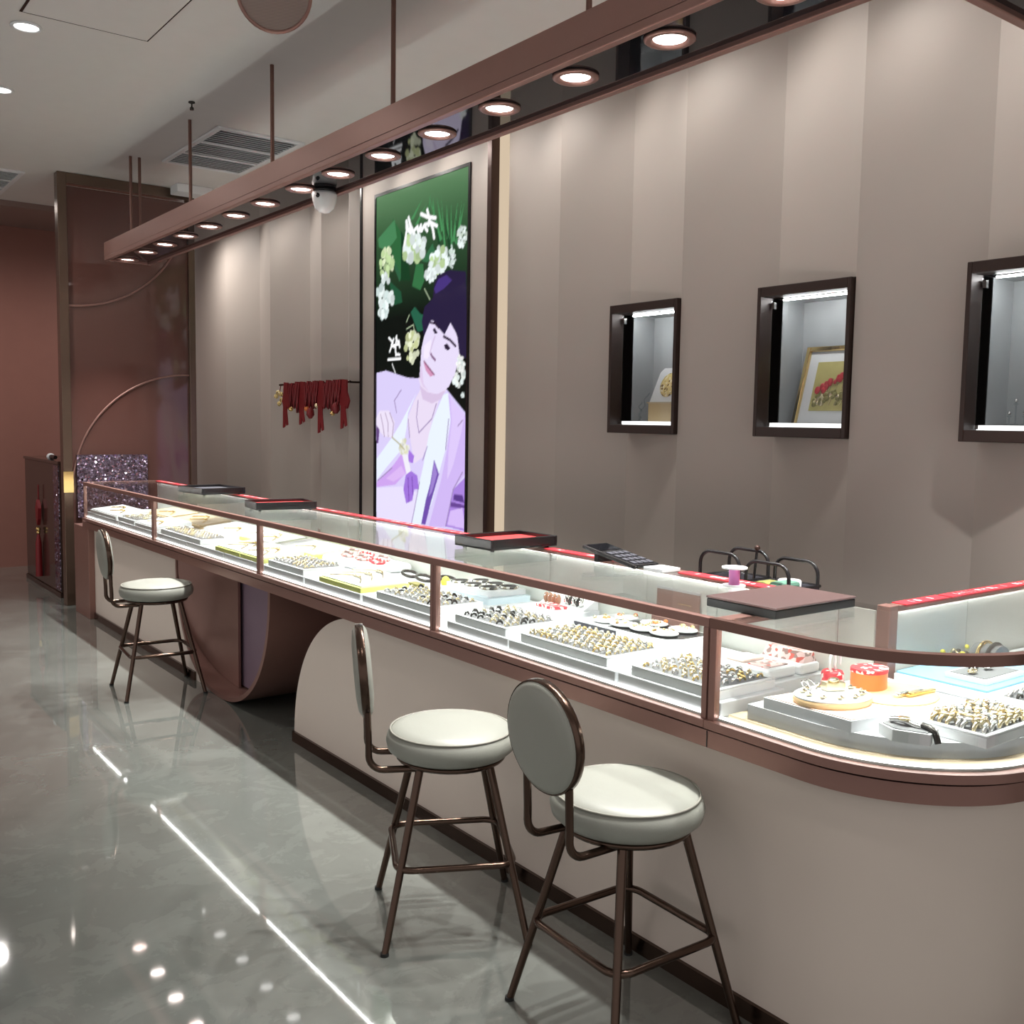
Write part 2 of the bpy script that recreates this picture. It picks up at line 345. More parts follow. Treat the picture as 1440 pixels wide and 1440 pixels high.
for i in range(22):
    a = rnd.random(); fl.ball((3.964, 2.93 - a * .14 + rnd.gauss(0, .008), zf + .19 + a * .075 + rnd.gauss(0, .008)), rnd.uniform(.010, .017), 2, 8, (.4, 1, 1.2))
for k in range(5): fl.tube([(3.966, 2.93 - k * .03, zf + .11), (3.966, 2.92 - k * .035, zf + .17), (3.966, 2.90 - k * .03, zf + .22 + .02 * (k % 2))], .002, 5)
tilt(fl, pv, m3).build('flower_relief', [M['goldp'], M['olive'], M['redb']], t)
tag(MB().box(4.02, 4.06, 2.70, 3.05, zf, zf + .03).build('picture_rest', M['trayb']), 'low brown bar behind the gold framed flower picture', 'rest')
# niche 3: acrylic steps with small ear studs
tag(MB().box(3.93, 4.06, 1.66, 2.035, zf, zf + .022).build('stand_base', M['trayb'], None, .002), 'brown base bar under the clear jewellery stands at right edge', 'stand base')
for i in range(2):
    for j in range(3):
        yy, zz = 2.0 - j * .06, zf + .05 + i * .05
        q = MB(); q.lathe([(.012, 0), (.012, .004), (.003, .006), (.003, .03 + .05 * i), (.010, .034 + .05 * i), (.0, .042 + .05 * i)], (3.96 + i * .05, yy, zf + .022), 12)
        tag(q.build('ear_stud_stand', M['acryl']), ['short clear ear stud stand in front row of right hand niche', 'tall clear ear stud stand in back row of right hand niche'][i], 'jewellery stand', ['short ear stud stands in the right niche', 'tall ear stud stands in the right niche'][i])
        tag(MB().ball((3.96 + i * .05, yy, zf + .022 + .042 + .05 * i + .006), .0075).build('ear_stud', M['silver']), ['bright stud on a short clear stand in right hand niche', 'bright stud on a tall clear stand in right hand niche'][i], 'ear stud', ['studs on short stands', 'studs on tall stands'][i])

# ------------------------------------------------------------------ the video screen in its surround
t = thing('video_screen', (3.76, 6.06, 0), 'tall glowing portrait video screen showing a person in a lilac suit among white flowers', 'screen')
def ydeck(z0, z1, y0, y1, x0, x1, mb=None): return (mb or MB()).box(x0, x1, y0, y1, z0, z1)
SY0, SY1, SZ0, SZ1 = 5.491, 6.701, .80, 3.197
p = MB(); X0 = 3.752
p.box(X0, VAL, 5.27, SY0 - .022, 0, ZC); p.box(X0, VAL, SY1 + .022, 6.92, 0, ZC); p.box(X0, VAL, SY0 - .022, SY1 + .022, SZ1 + .022, ZC); p.box(X0, VAL, SY0 - .022, SY1 + .022, 0, SZ0 - .022)
p.build('surround_panel', M['wall'], t)
p = MB()
for a in ((SY0 - .022, SY0, SZ0 - .022, SZ1 + .022), (SY1, SY1 + .022, SZ0 - .022, SZ1 + .022), (SY0, SY1, SZ0 - .022, SZ0), (SY0, SY1, SZ1, SZ1 + .022)): p.box(3.742, 3.80, *a)
p.build('bezel', M['black'], t)
MB().box(3.738, VAL, 5.228, 5.27, 0, ZC).build('side_trim', M['trimd'], t); MB().box(3.74, VAL, 6.92, 6.945, 0, ZC).build('side_trim', M['black'], t)
MB().box(3.80, 3.86, 5.165, 5.228, 0, ZC).build('glowing_cove_panel', M['warmglow'], t)  # panel given emission in place of warm light grazing the cove
ART=[
('p',(.05,.22,.08),[(.196,.923),(.294,.875),(.344,.771),(.281,.73),(.181,.822)]),
('p',(.1,.34,.15),[(.22,.917),(.246,.862),(.135,.831),(.03,.848),(.021,.874)]),
('p',(.02,.1,.04),[(.294,.879),(.342,.852),(.408,.727),(.297,.733)]),
('p',(.06,.26,.1),[(.468,.772),(.544,.768),(.56,.719),(.516,.694),(.424,.71)]),
('p',(.05,.2,.1),[(.215,.799),(.297,.749),(.281,.73),(.224,.77)]),
('p',(.03,.16,.08),[(.158,.74),(.298,.7),(.315,.667),(.201,.663)]),
('p',(.03,.2,.12),[(.41,.634),(.456,.649),(.518,.626),(.616,.613),(.565,.577),(.489,.575)]),
('p',(.06,.24,.11),[(.645,.82),(.675,.791),(.588,.769),(.529,.776)]),
('p',(.1,.38,.15),[(.584,.906),(.619,.961),(.606,.904)]),
('p',(.1,.38,.15),[(.643,.886),(.641,.953),(.672,.883)]),
('p',(.1,.38,.15),[(.731,.845),(.684,.944),(.759,.847)]),
('p',(.1,.38,.15),[(.788,.822),(.784,.924),(.815,.82)]),
('p',(.1,.38,.15),[(.843,.811),(.894,.919),(.871,.809)]),
('p',(.1,.38,.15),[(.871,.805),(.961,.91),(.898,.799)]),
('p',(.1,.38,.15),[(.403,.904),(.538,.956),(.434,.901)]),
('p',(.1,.38,.15),[(.45,.884),(.583,.94),(.48,.882)]),
('p',(.1,.38,.15),[(.717,.819),(.597,.959),(.745,.825)]),
('p',(.1,.38,.15),[(.76,.801),(.727,.948),(.781,.799)]),
('p',(.1,.38,.15),[(.83,.789),(.825,.932),(.851,.787)]),
('p',(.1,.38,.15),[(.897,.837),(.934,.915),(.913,.836)]),
('p',(.02,.1,.04),[(.614,.888),(.598,.939),(.629,.887)]),
('p',(.02,.1,.04),[(.703,.812),(.642,.916),(.725,.811)]),
('p',(.02,.1,.04),[(.817,.782),(.757,.892),(.845,.78)]),
('p',(.02,.1,.04),[(.899,.792),(.868,.884),(.919,.791)]),
('f',(.62,.8,.42),(.8,.9,.6),[(.124,.792),(.204,.787),(.123,.836)]),
('f',(.86,.95,.93),(.75,.88,.86),[(.104,.693),(.201,.688),(.103,.766)]),
('f',(.86,.95,.93),(.62,.8,.42),[(.455,.816),(.575,.809),(.453,.862)]),
('f',(.86,.95,.93),(.62,.8,.42),[(.712,.769),(.804,.764),(.711,.808)]),
('f',(.86,.95,.93),(.86,.95,.93),[(.626,.732),(.682,.729),(.626,.75)]),
('f',(.86,.95,.93),(.7,.85,.75),[(.841,.769),(.879,.767),(.84,.801)]),
('f',(.86,.95,.93),(.7,.8,.7),[(.938,.819),(.983,.816),(.936,.851)]),
('f',(.86,.9,.66),(.7,.75,.4),[(.436,.532),(.518,.53),(.435,.582)]),
('f',(.86,.9,.86),(.86,.95,.93),[(.917,.457),(.984,.456),(.915,.501)]),
('f',(.86,.95,.93),(.86,.95,.93),[(.962,.387),(.978,.387),(.961,.394)]),
('p',(.045,.03,.1),[(.706,.727),(.819,.735),(.982,.722),(1.005,.533),(1.007,.488),(.911,.49),(.653,.586),(.565,.553),(.534,.602),(.563,.644),(.651,.664),(.664,.706)]),
('p',(.1,.05,.3),[(.664,.691),(.707,.716),(.791,.723),(.847,.705),(.764,.686),(.679,.676)]),
('p',(.72,.64,.95),[(.006,.462),(.124,.468),(.378,.443),(.507,.439),(.809,.403),(.993,.339),(1.01,.009),(.014,-.006)]),
('p',(.8,.74,.97),[(.012,.101),(.315,.115),(.508,.103),(.442,.004),(.014,-.001)]),
('p',(.82,.72,.9),[(.502,.441),(.533,.41),(.458,.374),(.381,.32),(.391,.292),(.418,.256),(.463,.188),(.556,.208),(.605,.245),(.652,.312),(.723,.373),(.809,.407),(.648,.453)]),
('p',(.72,.58,.8),[(.516,.419),(.6,.398),(.698,.392),(.793,.402),(.747,.377),(.651,.365),(.551,.378)]),
('p',(.8,.87,.98),[(.77,.39),(.817,.394),(.846,.321),(.799,.235),(.73,.163),(.66,.077),(.562,.005),(.442,.004),(.525,.135),(.565,.186),(.621,.276),(.668,.321)]),
('p',(.66,.5,.92),[(.825,.39),(.903,.356),(.994,.33),(1.003,.174),(.881,.124),(.807,.014),(.629,.008),(.755,.146),(.815,.235),(.851,.313)]),
('p',(.74,.6,.95),[(.84,.386),(.903,.356),(.986,.334),(.951,.279),(.879,.193),(.818,.148),(.83,.235),(.859,.313)]),
('p',(.8,.87,.98),[(.483,.397),(.389,.338),(.373,.292),(.33,.232),(.13,.167),(.016,.126),(.011,.193),(.202,.263),(.31,.31)]),
('p',(.66,.4,.9),[(.016,.118),(.223,.179),(.33,.22),(.376,.159),(.242,.118),(.016,.104)]),
('p',(.74,.5,.92),[(.13,.134),(.314,.178),(.368,.154),(.224,.127)]),
('p',(.22,.1,.52),[(.68,.204),(.733,.163),(.647,.076),(.592,.011),(.545,.009),(.594,.083),(.642,.134)]),
('p',(.4,.26,.72),[(.681,.2),(.714,.163),(.659,.108),(.623,.093),(.655,.143)]),
('p',(.46,.26,.8),[(.881,.124),(1.001,.162),(1.01,.011),(.807,.016)]),
('p',(.16,.06,.36),[(.889,.111),(.973,.11),(.996,.089),(.882,.094)]),
('p',(.7,.52,.94),[(.853,.062),(.974,.076),(1.007,.017),(.823,.021)]),
('p',(.2,.08,.4),[(.852,.088),(1.004,.083),(1.004,.075),(.855,.073)]),
('p',(.84,.76,.93),[(.009,.323),(.051,.345),(.164,.345),(.234,.31),(.213,.262),(.109,.264),(.009,.29)]),
('l',(.45,.33,.5),.006,[(.06,.333),(.089,.3),(.109,.264)]),
('l',(.45,.33,.5),.006,[(.117,.338),(.155,.305),(.156,.265)]),
('l',(.45,.33,.5),.006,[(.173,.338),(.22,.305),(.206,.265)]),
('p',(.2,.1,.32),[(.009,.299),(.048,.285),(.033,.242),(.01,.242)]),
('f',(.85,.85,.62),(.95,.95,.9),[(.348,.235),(.404,.235),(.347,.26)]),
('p',(.44,.2,.82),[(.401,.228),(.462,.211),(.446,.188),(.393,.192)]),
('l',(.55,.5,.3),.007,[(.202,.263),(.285,.245),(.348,.228)]),
('p',(.86,.84,.92),[(.322,.213),(.384,.214),(.429,.16),(.377,.152)]),
('p',(.42,.2,.8),[(.368,.152),(.429,.165),(.498,.153),(.518,.112),(.465,.111),(.444,.077),(.374,.065),(.34,.107)]),
('l',(.26,.08,.55),.007,[(.394,.143),(.405,.072)]),
('l',(.26,.08,.55),.007,[(.438,.147),(.45,.096)]),
('p',(.8,.72,.93),[(.533,.525),(.562,.56),(.627,.601),(.739,.606),(.863,.589),(.907,.545),(.93,.494),(.884,.445),(.824,.411),(.714,.392),(.617,.398),(.547,.419),(.515,.446),(.523,.481)]),
('p',(.76,.62,.85),[(.531,.485),(.549,.454),(.558,.423),(.617,.4),(.55,.416),(.517,.443)]),
('p',(.88,.8,.96),[(.563,.533),(.637,.549),(.646,.514),(.597,.493),(.556,.498)]),
('p',(.045,.03,.1),[(.623,.614),(.652,.621),(.795,.631),(.973,.609),(1.005,.548),(.991,.488),(.95,.519),(.9,.578),(.873,.6),(.838,.591),(.775,.558),(.711,.58)]),
('p',(.045,.03,.1),[(.739,.597),(.863,.601),(.954,.573),(.972,.51),(.941,.524),(.895,.558),(.833,.59),(.779,.562)]),
('f',(.9,.9,.88),(.86,.95,.93),[(.943,.473),(.982,.473),(.942,.498)]),
('p',(.05,.03,.08),[(.773,.53),(.804,.532),(.838,.518),(.812,.513),(.781,.519)]),
('l',(.06,.03,.08),.012,[(.769,.553),(.834,.541),(.889,.523)]),
('p',(.05,.03,.08),[(.652,.577),(.676,.58),(.705,.564),(.676,.563)]),
('l',(.06,.03,.08),.01,[(.627,.597),(.675,.593),(.716,.579)]),
('l',(.3,.15,.3),.012,[(.63,.509),(.654,.498),(.682,.489)]),
('l',(.7,.58,.8),.01,[(.677,.556),(.645,.531),(.626,.509)]),
('p',(.72,.34,.55),[(.561,.488),(.615,.47),(.674,.447),(.632,.442),(.585,.46),(.565,.476)]),
('l',(.3,.08,.2),.007,[(.561,.488),(.618,.467),(.674,.447)]),
('l',(.4,.3,.55),.006,[(.501,.374),(.485,.325),(.512,.28)]),
('l',(.4,.3,.55),.006,[(.512,.28),(.652,.321),(.699,.365)]),
('l',(.4,.3,.55),.006,[(.308,.407),(.228,.375),(.256,.338)]),
('l',(.4,.3,.55),.006,[(.39,.32),(.409,.265)]),
('l',(.4,.3,.55),.006,[(.556,.199),(.605,.24)]),
('l',(.4,.3,.55),.006,[(.525,.135),(.459,.037),(.433,.004)]),
('l',(.4,.3,.55),.006,[(.025,.124),(.204,.169)]),
('l',(.4,.3,.55),.006,[(.827,.321),(.799,.235)]),
('l',(.4,.3,.55),.006,[(.965,.318),(.92,.302)]),
('l',(.4,.3,.55),.006,[(.97,.174),(.881,.124)]),
('l',(.4,.3,.55),.006,[(.881,.124),(.807,.016)]),
('l',(.96,.97,.98),.018,[(.334,.836),(.36,.875),(.356,.903)]),
('l',(.96,.97,.98),.018,[(.356,.903),(.381,.873),(.404,.866)]),
('l',(.96,.97,.98),.018,[(.404,.866),(.396,.892),(.38,.911)]),
('l',(.96,.97,.98),.018,[(.396,.892),(.435,.865),(.443,.861)]),
('l',(.96,.97,.98),.018,[(.443,.869),(.48,.878),(.488,.862)]),
('l',(.96,.97,.98),.018,[(.488,.862),(.518,.879),(.511,.864)]),
('l',(.96,.97,.98),.018,[(.526,.863),(.555,.877),(.585,.878)]),
('l',(.96,.97,.98),.018,[(.556,.873),(.586,.859)]),
('l',(.96,.97,.98),.018,[(.517,.911),(.584,.898),(.672,.888)]),
('l',(.96,.97,.98),.018,[(.584,.917),(.607,.892),(.6,.873)]),
('l',(.96,.97,.98),.018,[(.607,.888),(.644,.862),(.659,.834)]),
('l',(.96,.97,.98),.018,[(.622,.879),(.687,.865)]),
('l',(.96,.97,.98),.013,[(.159,.567),(.206,.552),(.169,.525)]),
('l',(.96,.97,.98),.013,[(.214,.561),(.187,.543),(.233,.537)]),
('l',(.96,.97,.98),.013,[(.242,.565),(.278,.545),(.215,.542)]),
('l',(.96,.97,.98),.013,[(.251,.569),(.237,.533)]),
('l',(.96,.97,.98),.013,[(.278,.554),(.287,.536)]),
('l',(.96,.97,.98),.013,[(.237,.533),(.243,.512)]),
('l',(.96,.97,.98),.013,[(.252,.515),(.288,.513)]),
('l',(.96,.97,.98),.013,[(.151,.501),(.297,.501)]),
('l',(.96,.97,.98),.006,[(.198,.487),(.238,.459)]),
('l',(.5,.6,.4),.006,[(.364,.608),(.395,.627)]),
('l',(.5,.6,.4),.006,[(.364,.587),(.442,.597),(.458,.572)]),
('l',(.5,.6,.4),.006,[(.561,.696),(.621,.662)]),
]
def art_mesh():
    NY, NZ = 131, 300
    U, V = np.meshgrid(np.linspace(0, 1, NY), np.linspace(0, 1, NZ)); asp = 2.397 / 1.21
    C = np.zeros((NZ, NY, 3)); g = np.clip((V - .62) / .38, 0, 1)[..., None]
    C[:] = (1 - g) * np.array((.012, .02, .016)) + g * np.array((.09, .24, .10)) + np.clip((V - .86) / .14, 0, 1)[..., None] * np.array((.07, .09, .06))
    off = [(a / (NY - 1) * .5, b / (NZ - 1) * .5) for a in (-.5, .5) for b in (-.5, .5)]
    def cover(fn):
        return sum(fn(U + a, V + b) for a, b in off)[..., None] / 4.
    def inpoly(P):
        def fn(u, v):
            r = np.zeros(u.shape, bool); n = len(P)
            for i in range(n):
                (x1, y1), (x2, y2) = P[i], P[(i + 1) % n]
                if y1 == y2: continue
                r ^= ((y1 > v) != (y2 > v)) & (u < (x2 - x1) * (v - y1) / (y2 - y1) + x1)
            return r.astype(float)
        return fn
    rnd = random.Random(5)
    for it in ART:
        if it[0] == 'p': a = cover(inpoly(it[2])); C = C * (1 - a) + a * np.array(it[1])
        elif it[0] == 'l':
            P = it[3]; w = it[2] * .62
            def fn(u, v):
                d = np.full(u.shape, 9.)
                for (x1, y1), (x2, y2) in zip(P[:-1], P[1:]):
                    ax, ay, bx, by = u - x1, (v - y1) * asp, x2 - x1, (y2 - y1) * asp
                    t_ = np.clip((ax * bx + ay * by) / (bx * bx + by * by + 1e-9), 0, 1); d = np.minimum(d, np.hypot(ax - t_ * bx, ay - t_ * by))
                return (d < w).astype(float)
            a = cover(fn); C = C * (1 - a) + a * np.array(it[1])
        else:
            (cx, cy), (ex, ey), (tx, ty) = it[3]; rx = abs(ex - cx); ry = abs(ty - cy)
            for k in range(46):
                an = rnd.random() * 2 * PI; q = math.sqrt(rnd.random()); x, y_ = cx + rx * q * math.cos(an), cy + ry * q * math.sin(an)
                s_ = rx * rnd.uniform(.16, .3); c_ = np.array(it[1]) * rnd.uniform(.72, 1.05) if k % 3 else np.array(it[2]) * rnd.uniform(.7, 1)
                a = cover(lambda u, v: (np.hypot(u - x, (v - y_) * asp) < s_).astype(float)); C = C * (1 - a) + a * np.clip(c_, 0, 1)
    vs = [(0, SY1 - u * (SY1 - SY0), SZ0 + v * (SZ1 - SZ0)) for u, v in zip(U.ravel(), V.ravel())]
    fs = [(i * NY + j, i * NY + j + 1, (i + 1) * NY + j + 1, (i + 1) * NY + j) for i in range(NZ - 1) for j in range(NY - 1)]
    return vs, fs, C.reshape(-1, 3)
vs, fs, CC = art_mesh(); CC = np.clip(CC, 0, 1); CC = (.82 * CC + .18 * CC.mean(1, keepdims=True)) ** 1.28
mb = MB().add([(3.748, y_, z_) for _, y_, z_ in vs], fs)
m = bpy.data.materials.new('video picture'); m.use_nodes = True; nt = m.node_tree; nt.nodes.clear()
at = nt.nodes.new('ShaderNodeAttribute'); at.attribute_name = 'picture'; e = nt.nodes.new('ShaderNodeEmission'); e.inputs[1].default_value = SCREEN
g = nt.nodes.new('ShaderNodeBsdfGlossy'); g.inputs['Roughness'].default_value = .15; fr = nt.nodes.new('ShaderNodeFresnel'); fr.inputs[0].default_value = 1.3
ad = nt.nodes.new('ShaderNodeMixShader'); ou = nt.nodes.new('ShaderNodeOutputMaterial')
nt.links.new(at.outputs['Color'], e.inputs[0]); nt.links.new(fr.outputs[0], ad.inputs[0]); nt.links.new(e.outputs[0], ad.inputs[1]); nt.links.new(g.outputs[0], ad.inputs[2]); nt.links.new(ad.outputs[0], ou.inputs[0])
o = mb.build('lit_picture', m, t)
ca = o.data.color_attributes.new('picture', 'FLOAT_COLOR', 'POINT'); ca.data.foreach_set('color', np.hstack([CC, np.ones((len(CC), 1))]).astype('f').ravel())
o['label'] = 'glowing picture of a person in lilac suit, dark hair, white flowers above'
MB().box(3.752, 3.80, SY0, SY1, SZ0, SZ1).build('screen_back', M['black'], t)

# ------------------------------------------------------------------ partition at the far end
PY = 8.70
t = thing('partition_screen', (2.53, PY, 0), 'tall brown glossy partition with bronze frame and brass arcs at far end of counter', 'partition')
MB().box(2.04, 3.02, PY - .012, PY + .012, .05, ZC - .10).build('tinted_panel', M['tint'], t)
f = MB(); f.box(1.975, 2.045, PY - .05, PY + .05, 0, ZC - .002); f.box(3.015, 3.07, PY - .05, PY + .05, 0, ZC - .002); f.box(2.045, 3.015, PY - .05, PY + .05, ZC - .085, ZC - .002); f.box(2.045, 3.015, PY - .04, PY + .04, 0, .05)
f.build('frame', M['pframe'], t, .004)
f = MB(); f.tube([(x, PY - .02, z) for x, z in arc(3.015, .95, .965, 90, 180, 28)], .009, 8); f.build('brass_arc', M['copper'], t)
f = MB(); f.tube([(x, PY - .02, z) for x, z in arc(2.05, 3.40, .965, -90, -3, 28)], .009, 8); f.build('brass_arc', M['copper'], t)
MB().box(1.972, 2.048, PY - .056, PY - .051, .93, 1.10).build('brass_plate', M['brass'], t)
# crystal mosaic panel in front of the partition
MB().box(2.08, 2.645, 8.655, 8.6879, .72, 1.235).build('crystal_panel', M['mosaic'], t)
# dark cabinet beyond the partition
t = thing('lacquer_cabinet', (2.35, 9.75, 0), 'dark brown glossy cabinet behind the partition post with sparkling edge', 'cabinet')
MB().box(2.03, 2.65, 9.06, 10.4, .04, 1.14).build('body', M['lacq'], t, .004)
MB().box(2.02, 2.66, 9.05, 10.41, 0, .04).build('plinth', M['trimd'], t)
MB().box(2.022, 2.03, 9.06, 9.24, .06, 1.13).build('crystal_strip', M['mosaic'], t)
MB().box(2.02, 2.66, 9.05, 10.41, 1.14, 1.165).build('top', M['lacq'], t, .003)
t = thing('microphone', (2.1, 9.5, 1.165), 'black microphone lying on the dark glossy cabinet behind the partition', 'microphone')
MB().lathe([(.016, 0), (.022, .14), (.022, .15)], (2.06, 9.30, 1.19), 16, M3=Matrix.Rotation(R(-90), 3, 'X')).build('handle', M['black'], t)
MB().lathe([(.022, .15), (.03, .16), (.03, .20), (.018, .22), (0, .225)], (2.06, 9.30, 1.19), 16, M3=Matrix.Rotation(R(-90), 3, 'X')).build('grille', M['riser'], t)
t = thing('red_tassel', (2.0, 9.75, .1), 'red hanging knot tassel on the side of the dark cabinet', 'tassel')
q = MB(); q.tube([(2.008, 9.75, .93), (2.008, 9.75, .80)], .006, 6); q.build('cord', M['red'], t)
q = MB(); q.prism([(9.75, .80), (9.81, .72), (9.79, .62), (9.75, .56), (9.71, .62), (9.69, .72)], 1.99, 2.018, axis='x'); q.build('knot', M['red'], t, .006)
q = MB()
for k in range(3): q.ball((2.0, 9.75 + (k - 1) * .02, .53 - .03 * (k % 2)), .018)
q.build('beads', M['gold'], t)
q = MB(); q.lathe([(.03, 0), (.026, .3), (.012, .38), (0, .40)], (2.0, 9.75, .10), 10); q.build('fringe', M['red'], t)

# ------------------------------------------------------------------ ceiling things
def louvre(name, x0, x1, y0, y1, label):
    t = thing(name, ((x0 + x1) / 2, (y0 + y1) / 2, ZC), label, 'air vent')
    MB().box(x0 + .02, x1 - .02, y0 + .02, y1 - .02, ZC - .004, ZC - .001).build('dark_opening', M['foam'], t)
    f = MB(); w = .035
    for a in ((x0, x0 + w, y0, y1), (x1 - w, x1, y0, y1), (x0 + w, x1 - w, y0, y0 + w), (x0 + w, x1 - w, y1 - w, y1)): f.box(*a, ZC - .016, ZC - .001)
    for k in (.36, .66): f.box(x0 + w, x1 - w, y0 + (y1 - y0) * k, y0 + (y1 - y0) * k + .025, ZC - .016, ZC - .001)
    f.build('frame', M['white'], t, .002)
    n = int((y1 - y0) / .05)
    for i in range(n):
        yy = y0 + w + (y1 - y0 - 2 * w) * (i + .5) / n
        MB().box(x0 + w, x1 - w, yy - .014, yy + .014, ZC - .012, ZC - .008, rot=Matrix.Rotation(R(25), 3, 'X')).build('slat', M['riser'], t)
louvre('ceiling_vent', 2.52, 3.14, 6.63, 7.785, 'large slatted ceiling vent above the hanging lamp beam')
louvre('ceiling_vent', 1.15, 1.79, 8.86, 9.9, 'slatted ceiling vent at the left photo edge')
t = thing('access_hatch', (1.39, 5.0, ZC), 'square flush ceiling hatch with thin dark gap near the left downlight', 'hatch')
MB().box(1.10, 1.684, 4.55, 5.409, ZC - .004, ZC - .001).build('panel', M['ceil'], t)
g = MB(); e = .004
for a in ((1.087, 1.10, 4.54, 5.42), (1.684, 1.692, 4.54, 5.42), (1.10, 1.684, 5.409, 5.42), (1.10, 1.684, 4.54, 4.55)): g.box(*a, ZC - .0025, ZC - .0005)
g.build('gap', M['black'], t)
def downlight(x, y, label, k=1., wash=False):
    t = thing('ceiling_downlight', (x, y, ZC), label, 'downlight', 'round ceiling downlights')
    MB().lathe([(.056, 0), (.072, 0), (.075, -.006), (.060, -.010), (.056, -.004)][::-1], (x, y, ZC - .001), 28).build('trim_ring', M['white'], t)
    MB().lathe([(.058, -.004), (0, -.004)], (x, y, ZC - .001), 24).build('lens', M['lensw' if wash else 'lensd'], t)
    l = bpy.data.lights.new('downlight', 'SPOT'); l.energy = DOWN_W * k; l.spot_size = R(168); l.spot_blend = 1; l.shadow_soft_size = .06; l.color = (1, .95, .9)
    o = bpy.data.objects.new('light_source', l); COL.objects.link(o); o.parent = t; o.location = (0, 0, -.03)
    if wash: l.spot_size = R(116); o.rotation_euler = (0, R(-34), R(-38))
downlight(1.154, 5.60, 'round ceiling downlight beside the square hatch, top left of photo', .6)
downlight(1.24, 6.75, 'round ceiling downlight cut by the left photo edge', .6)
downlight(1.30, 9.40 - 1.4, 'round ceiling downlight above the far stool, seen mirrored in the partition')
for x, y, w in ((-.9, 2.2, 'over the open floor near the camera'), (-.9, 6.0, 'over the open floor at far left'), (.9, 1.2, 'above the camera'), (3.3, 9.9, 'in the passage behind the partition'), (1.6, 9.9, 'in front of the brown back wall'), (-1.0, 9.9, 'at the left end of the brown back wall')):
    downlight(x, y, 'round ceiling downlight ' + w, .35 if y < 9 else 1.3)
for i in range(18): downlight(3.42, .2 + i * .56, 'unseen downlight added over the staff aisle to wash the wall, %s from the near end' % ORD[i], .27, True)  # unseen washers added above the aisle to light the pleated wall
# round woven speaker hung from the ceiling
c = Vector((1.76, 4.0, 3.283)); vd = (Vector((0, 0, 1.55)) - c); vd.z *= .6; vd.normalize(); c = c - vd * .02; xx = vd.orthogonal().normalized(); M3 = Matrix((xx, vd.cross(xx), vd)).transposed()
t = thing('hanging_speaker', (c.x, c.y, c.z), 'round copper rimmed speaker with woven face hanging under the ceiling', 'speaker')
MB().lathe([(0, -.03), (.15, -.03), (.154, 0), (.146, .012), (.139, .002)], c, 40, M3=M3).build('rim', M['copper'], t)
MB().lathe([(.139, .002), (.08, .005), (0, .006)], c, 40, M3=M3).build('woven_face', M['woven'], t)
MB().tube([(c.x, c.y, c.z + .12), (c.x, c.y, ZC - .001)], .008, 8).build('hanger', M['copperd'], t)
tag(MB().box(2.85, 3.15, 8.42, 8.6, ZC - .07, ZC - .001).build('ceiling_unit', M['white'], None, .006), 'small white box on the ceiling above the partition corner', 'ceiling unit')
tag(MB().lathe([(0, -.05), (.012, -.05), (.012, -.035), (.005, -.03), (.005, -.012), (.02, -.008), (.02, 0)], (2.21, 6.25, ZC - .001), 14).build('sprinkler', M['darkm']), 'small dark sprinkler head under the ceiling above the beam', 'sprinkler')

# ------------------------------------------------------------------ hanging copper beam with spotlights (L shaped)
BX0, BX1, BZ0, BZ1 = 2.18, 2.53, 2.735, 2.87
t = thing('hanging_light_beam', (2.355, 4.8, BZ0), 'long copper L shaped light beam hanging above the counter', 'light beam')
L1 = 8.12; L0 = 1.23; LX = 3.72; LY = 1.57
outer = [(BX0, L0), (LX, L0), (LX, LY), (BX1, LY), (BX1, L1), (BX0, L1)]
f = MB(); f.prism(outer, BZ0 + .03, BZ1)
f.build('channel', M['copper'], t, .003)
f = MB(); w = .032
f.box(BX0, BX0 + w, L0, L1, BZ0, BZ0 + .03); f.box(BX1 - w, BX1, LY - w, L1, BZ0, BZ0 + .03); f.box(BX0 + w, BX1 - w, L1 - w, L1, BZ0, BZ0 + .03)
f.box(BX0 + w, LX, L0, L0 + w, BZ0, BZ0 + .03); f.box(BX1, LX, LY - w, LY, BZ0, BZ0 + .03); f.box(LX - w, LX, L0 + w, LY - w, BZ0, BZ0 + .03)
f.build('lip', M['copper'], t, .004)
f = MB(); z = BZ0 + .018
f.box(BX0 + w, BX1 - w, L0 + w, L1 - w, z, BZ0 + .0299); f.box(BX1 - w, LX - w, L0 + w, LY - w, z, BZ0 + .0299)
f.build('black_mirror', M['blackm'], t)
for yy in (2.70, 4.02, 5.33, 6.63):
    MB().tube([(2.33, yy, BZ1), (2.33, yy, ZC - .001)], .011, 10).build('rod', M['copperd'], t)
for xx in (2.30, 2.365): MB().tube([(xx, 7.82, BZ1), (xx, 7.82, ZC - .001)], .011, 10).build('rod', M['copperd'], t)
MB().tube([(3.2, 1.4, BZ1), (3.2, 1.4, ZC - .001)], .011, 10).build('rod', M['copperd'], t)
lamp_y = [8.022, 7.56, 7.14, 6.72, 6.29, 5.85, 5.42, 4.96, 4.54, 4.10, 3.645, 3.205, 2.757, 2.307, 1.87]
lamps = [(2.325, y) for y in lamp_y] + [(2.355, 1.40), (2.82, 1.40), (3.28, 1.40)]  # last three, unseen on the short arm, added for their light
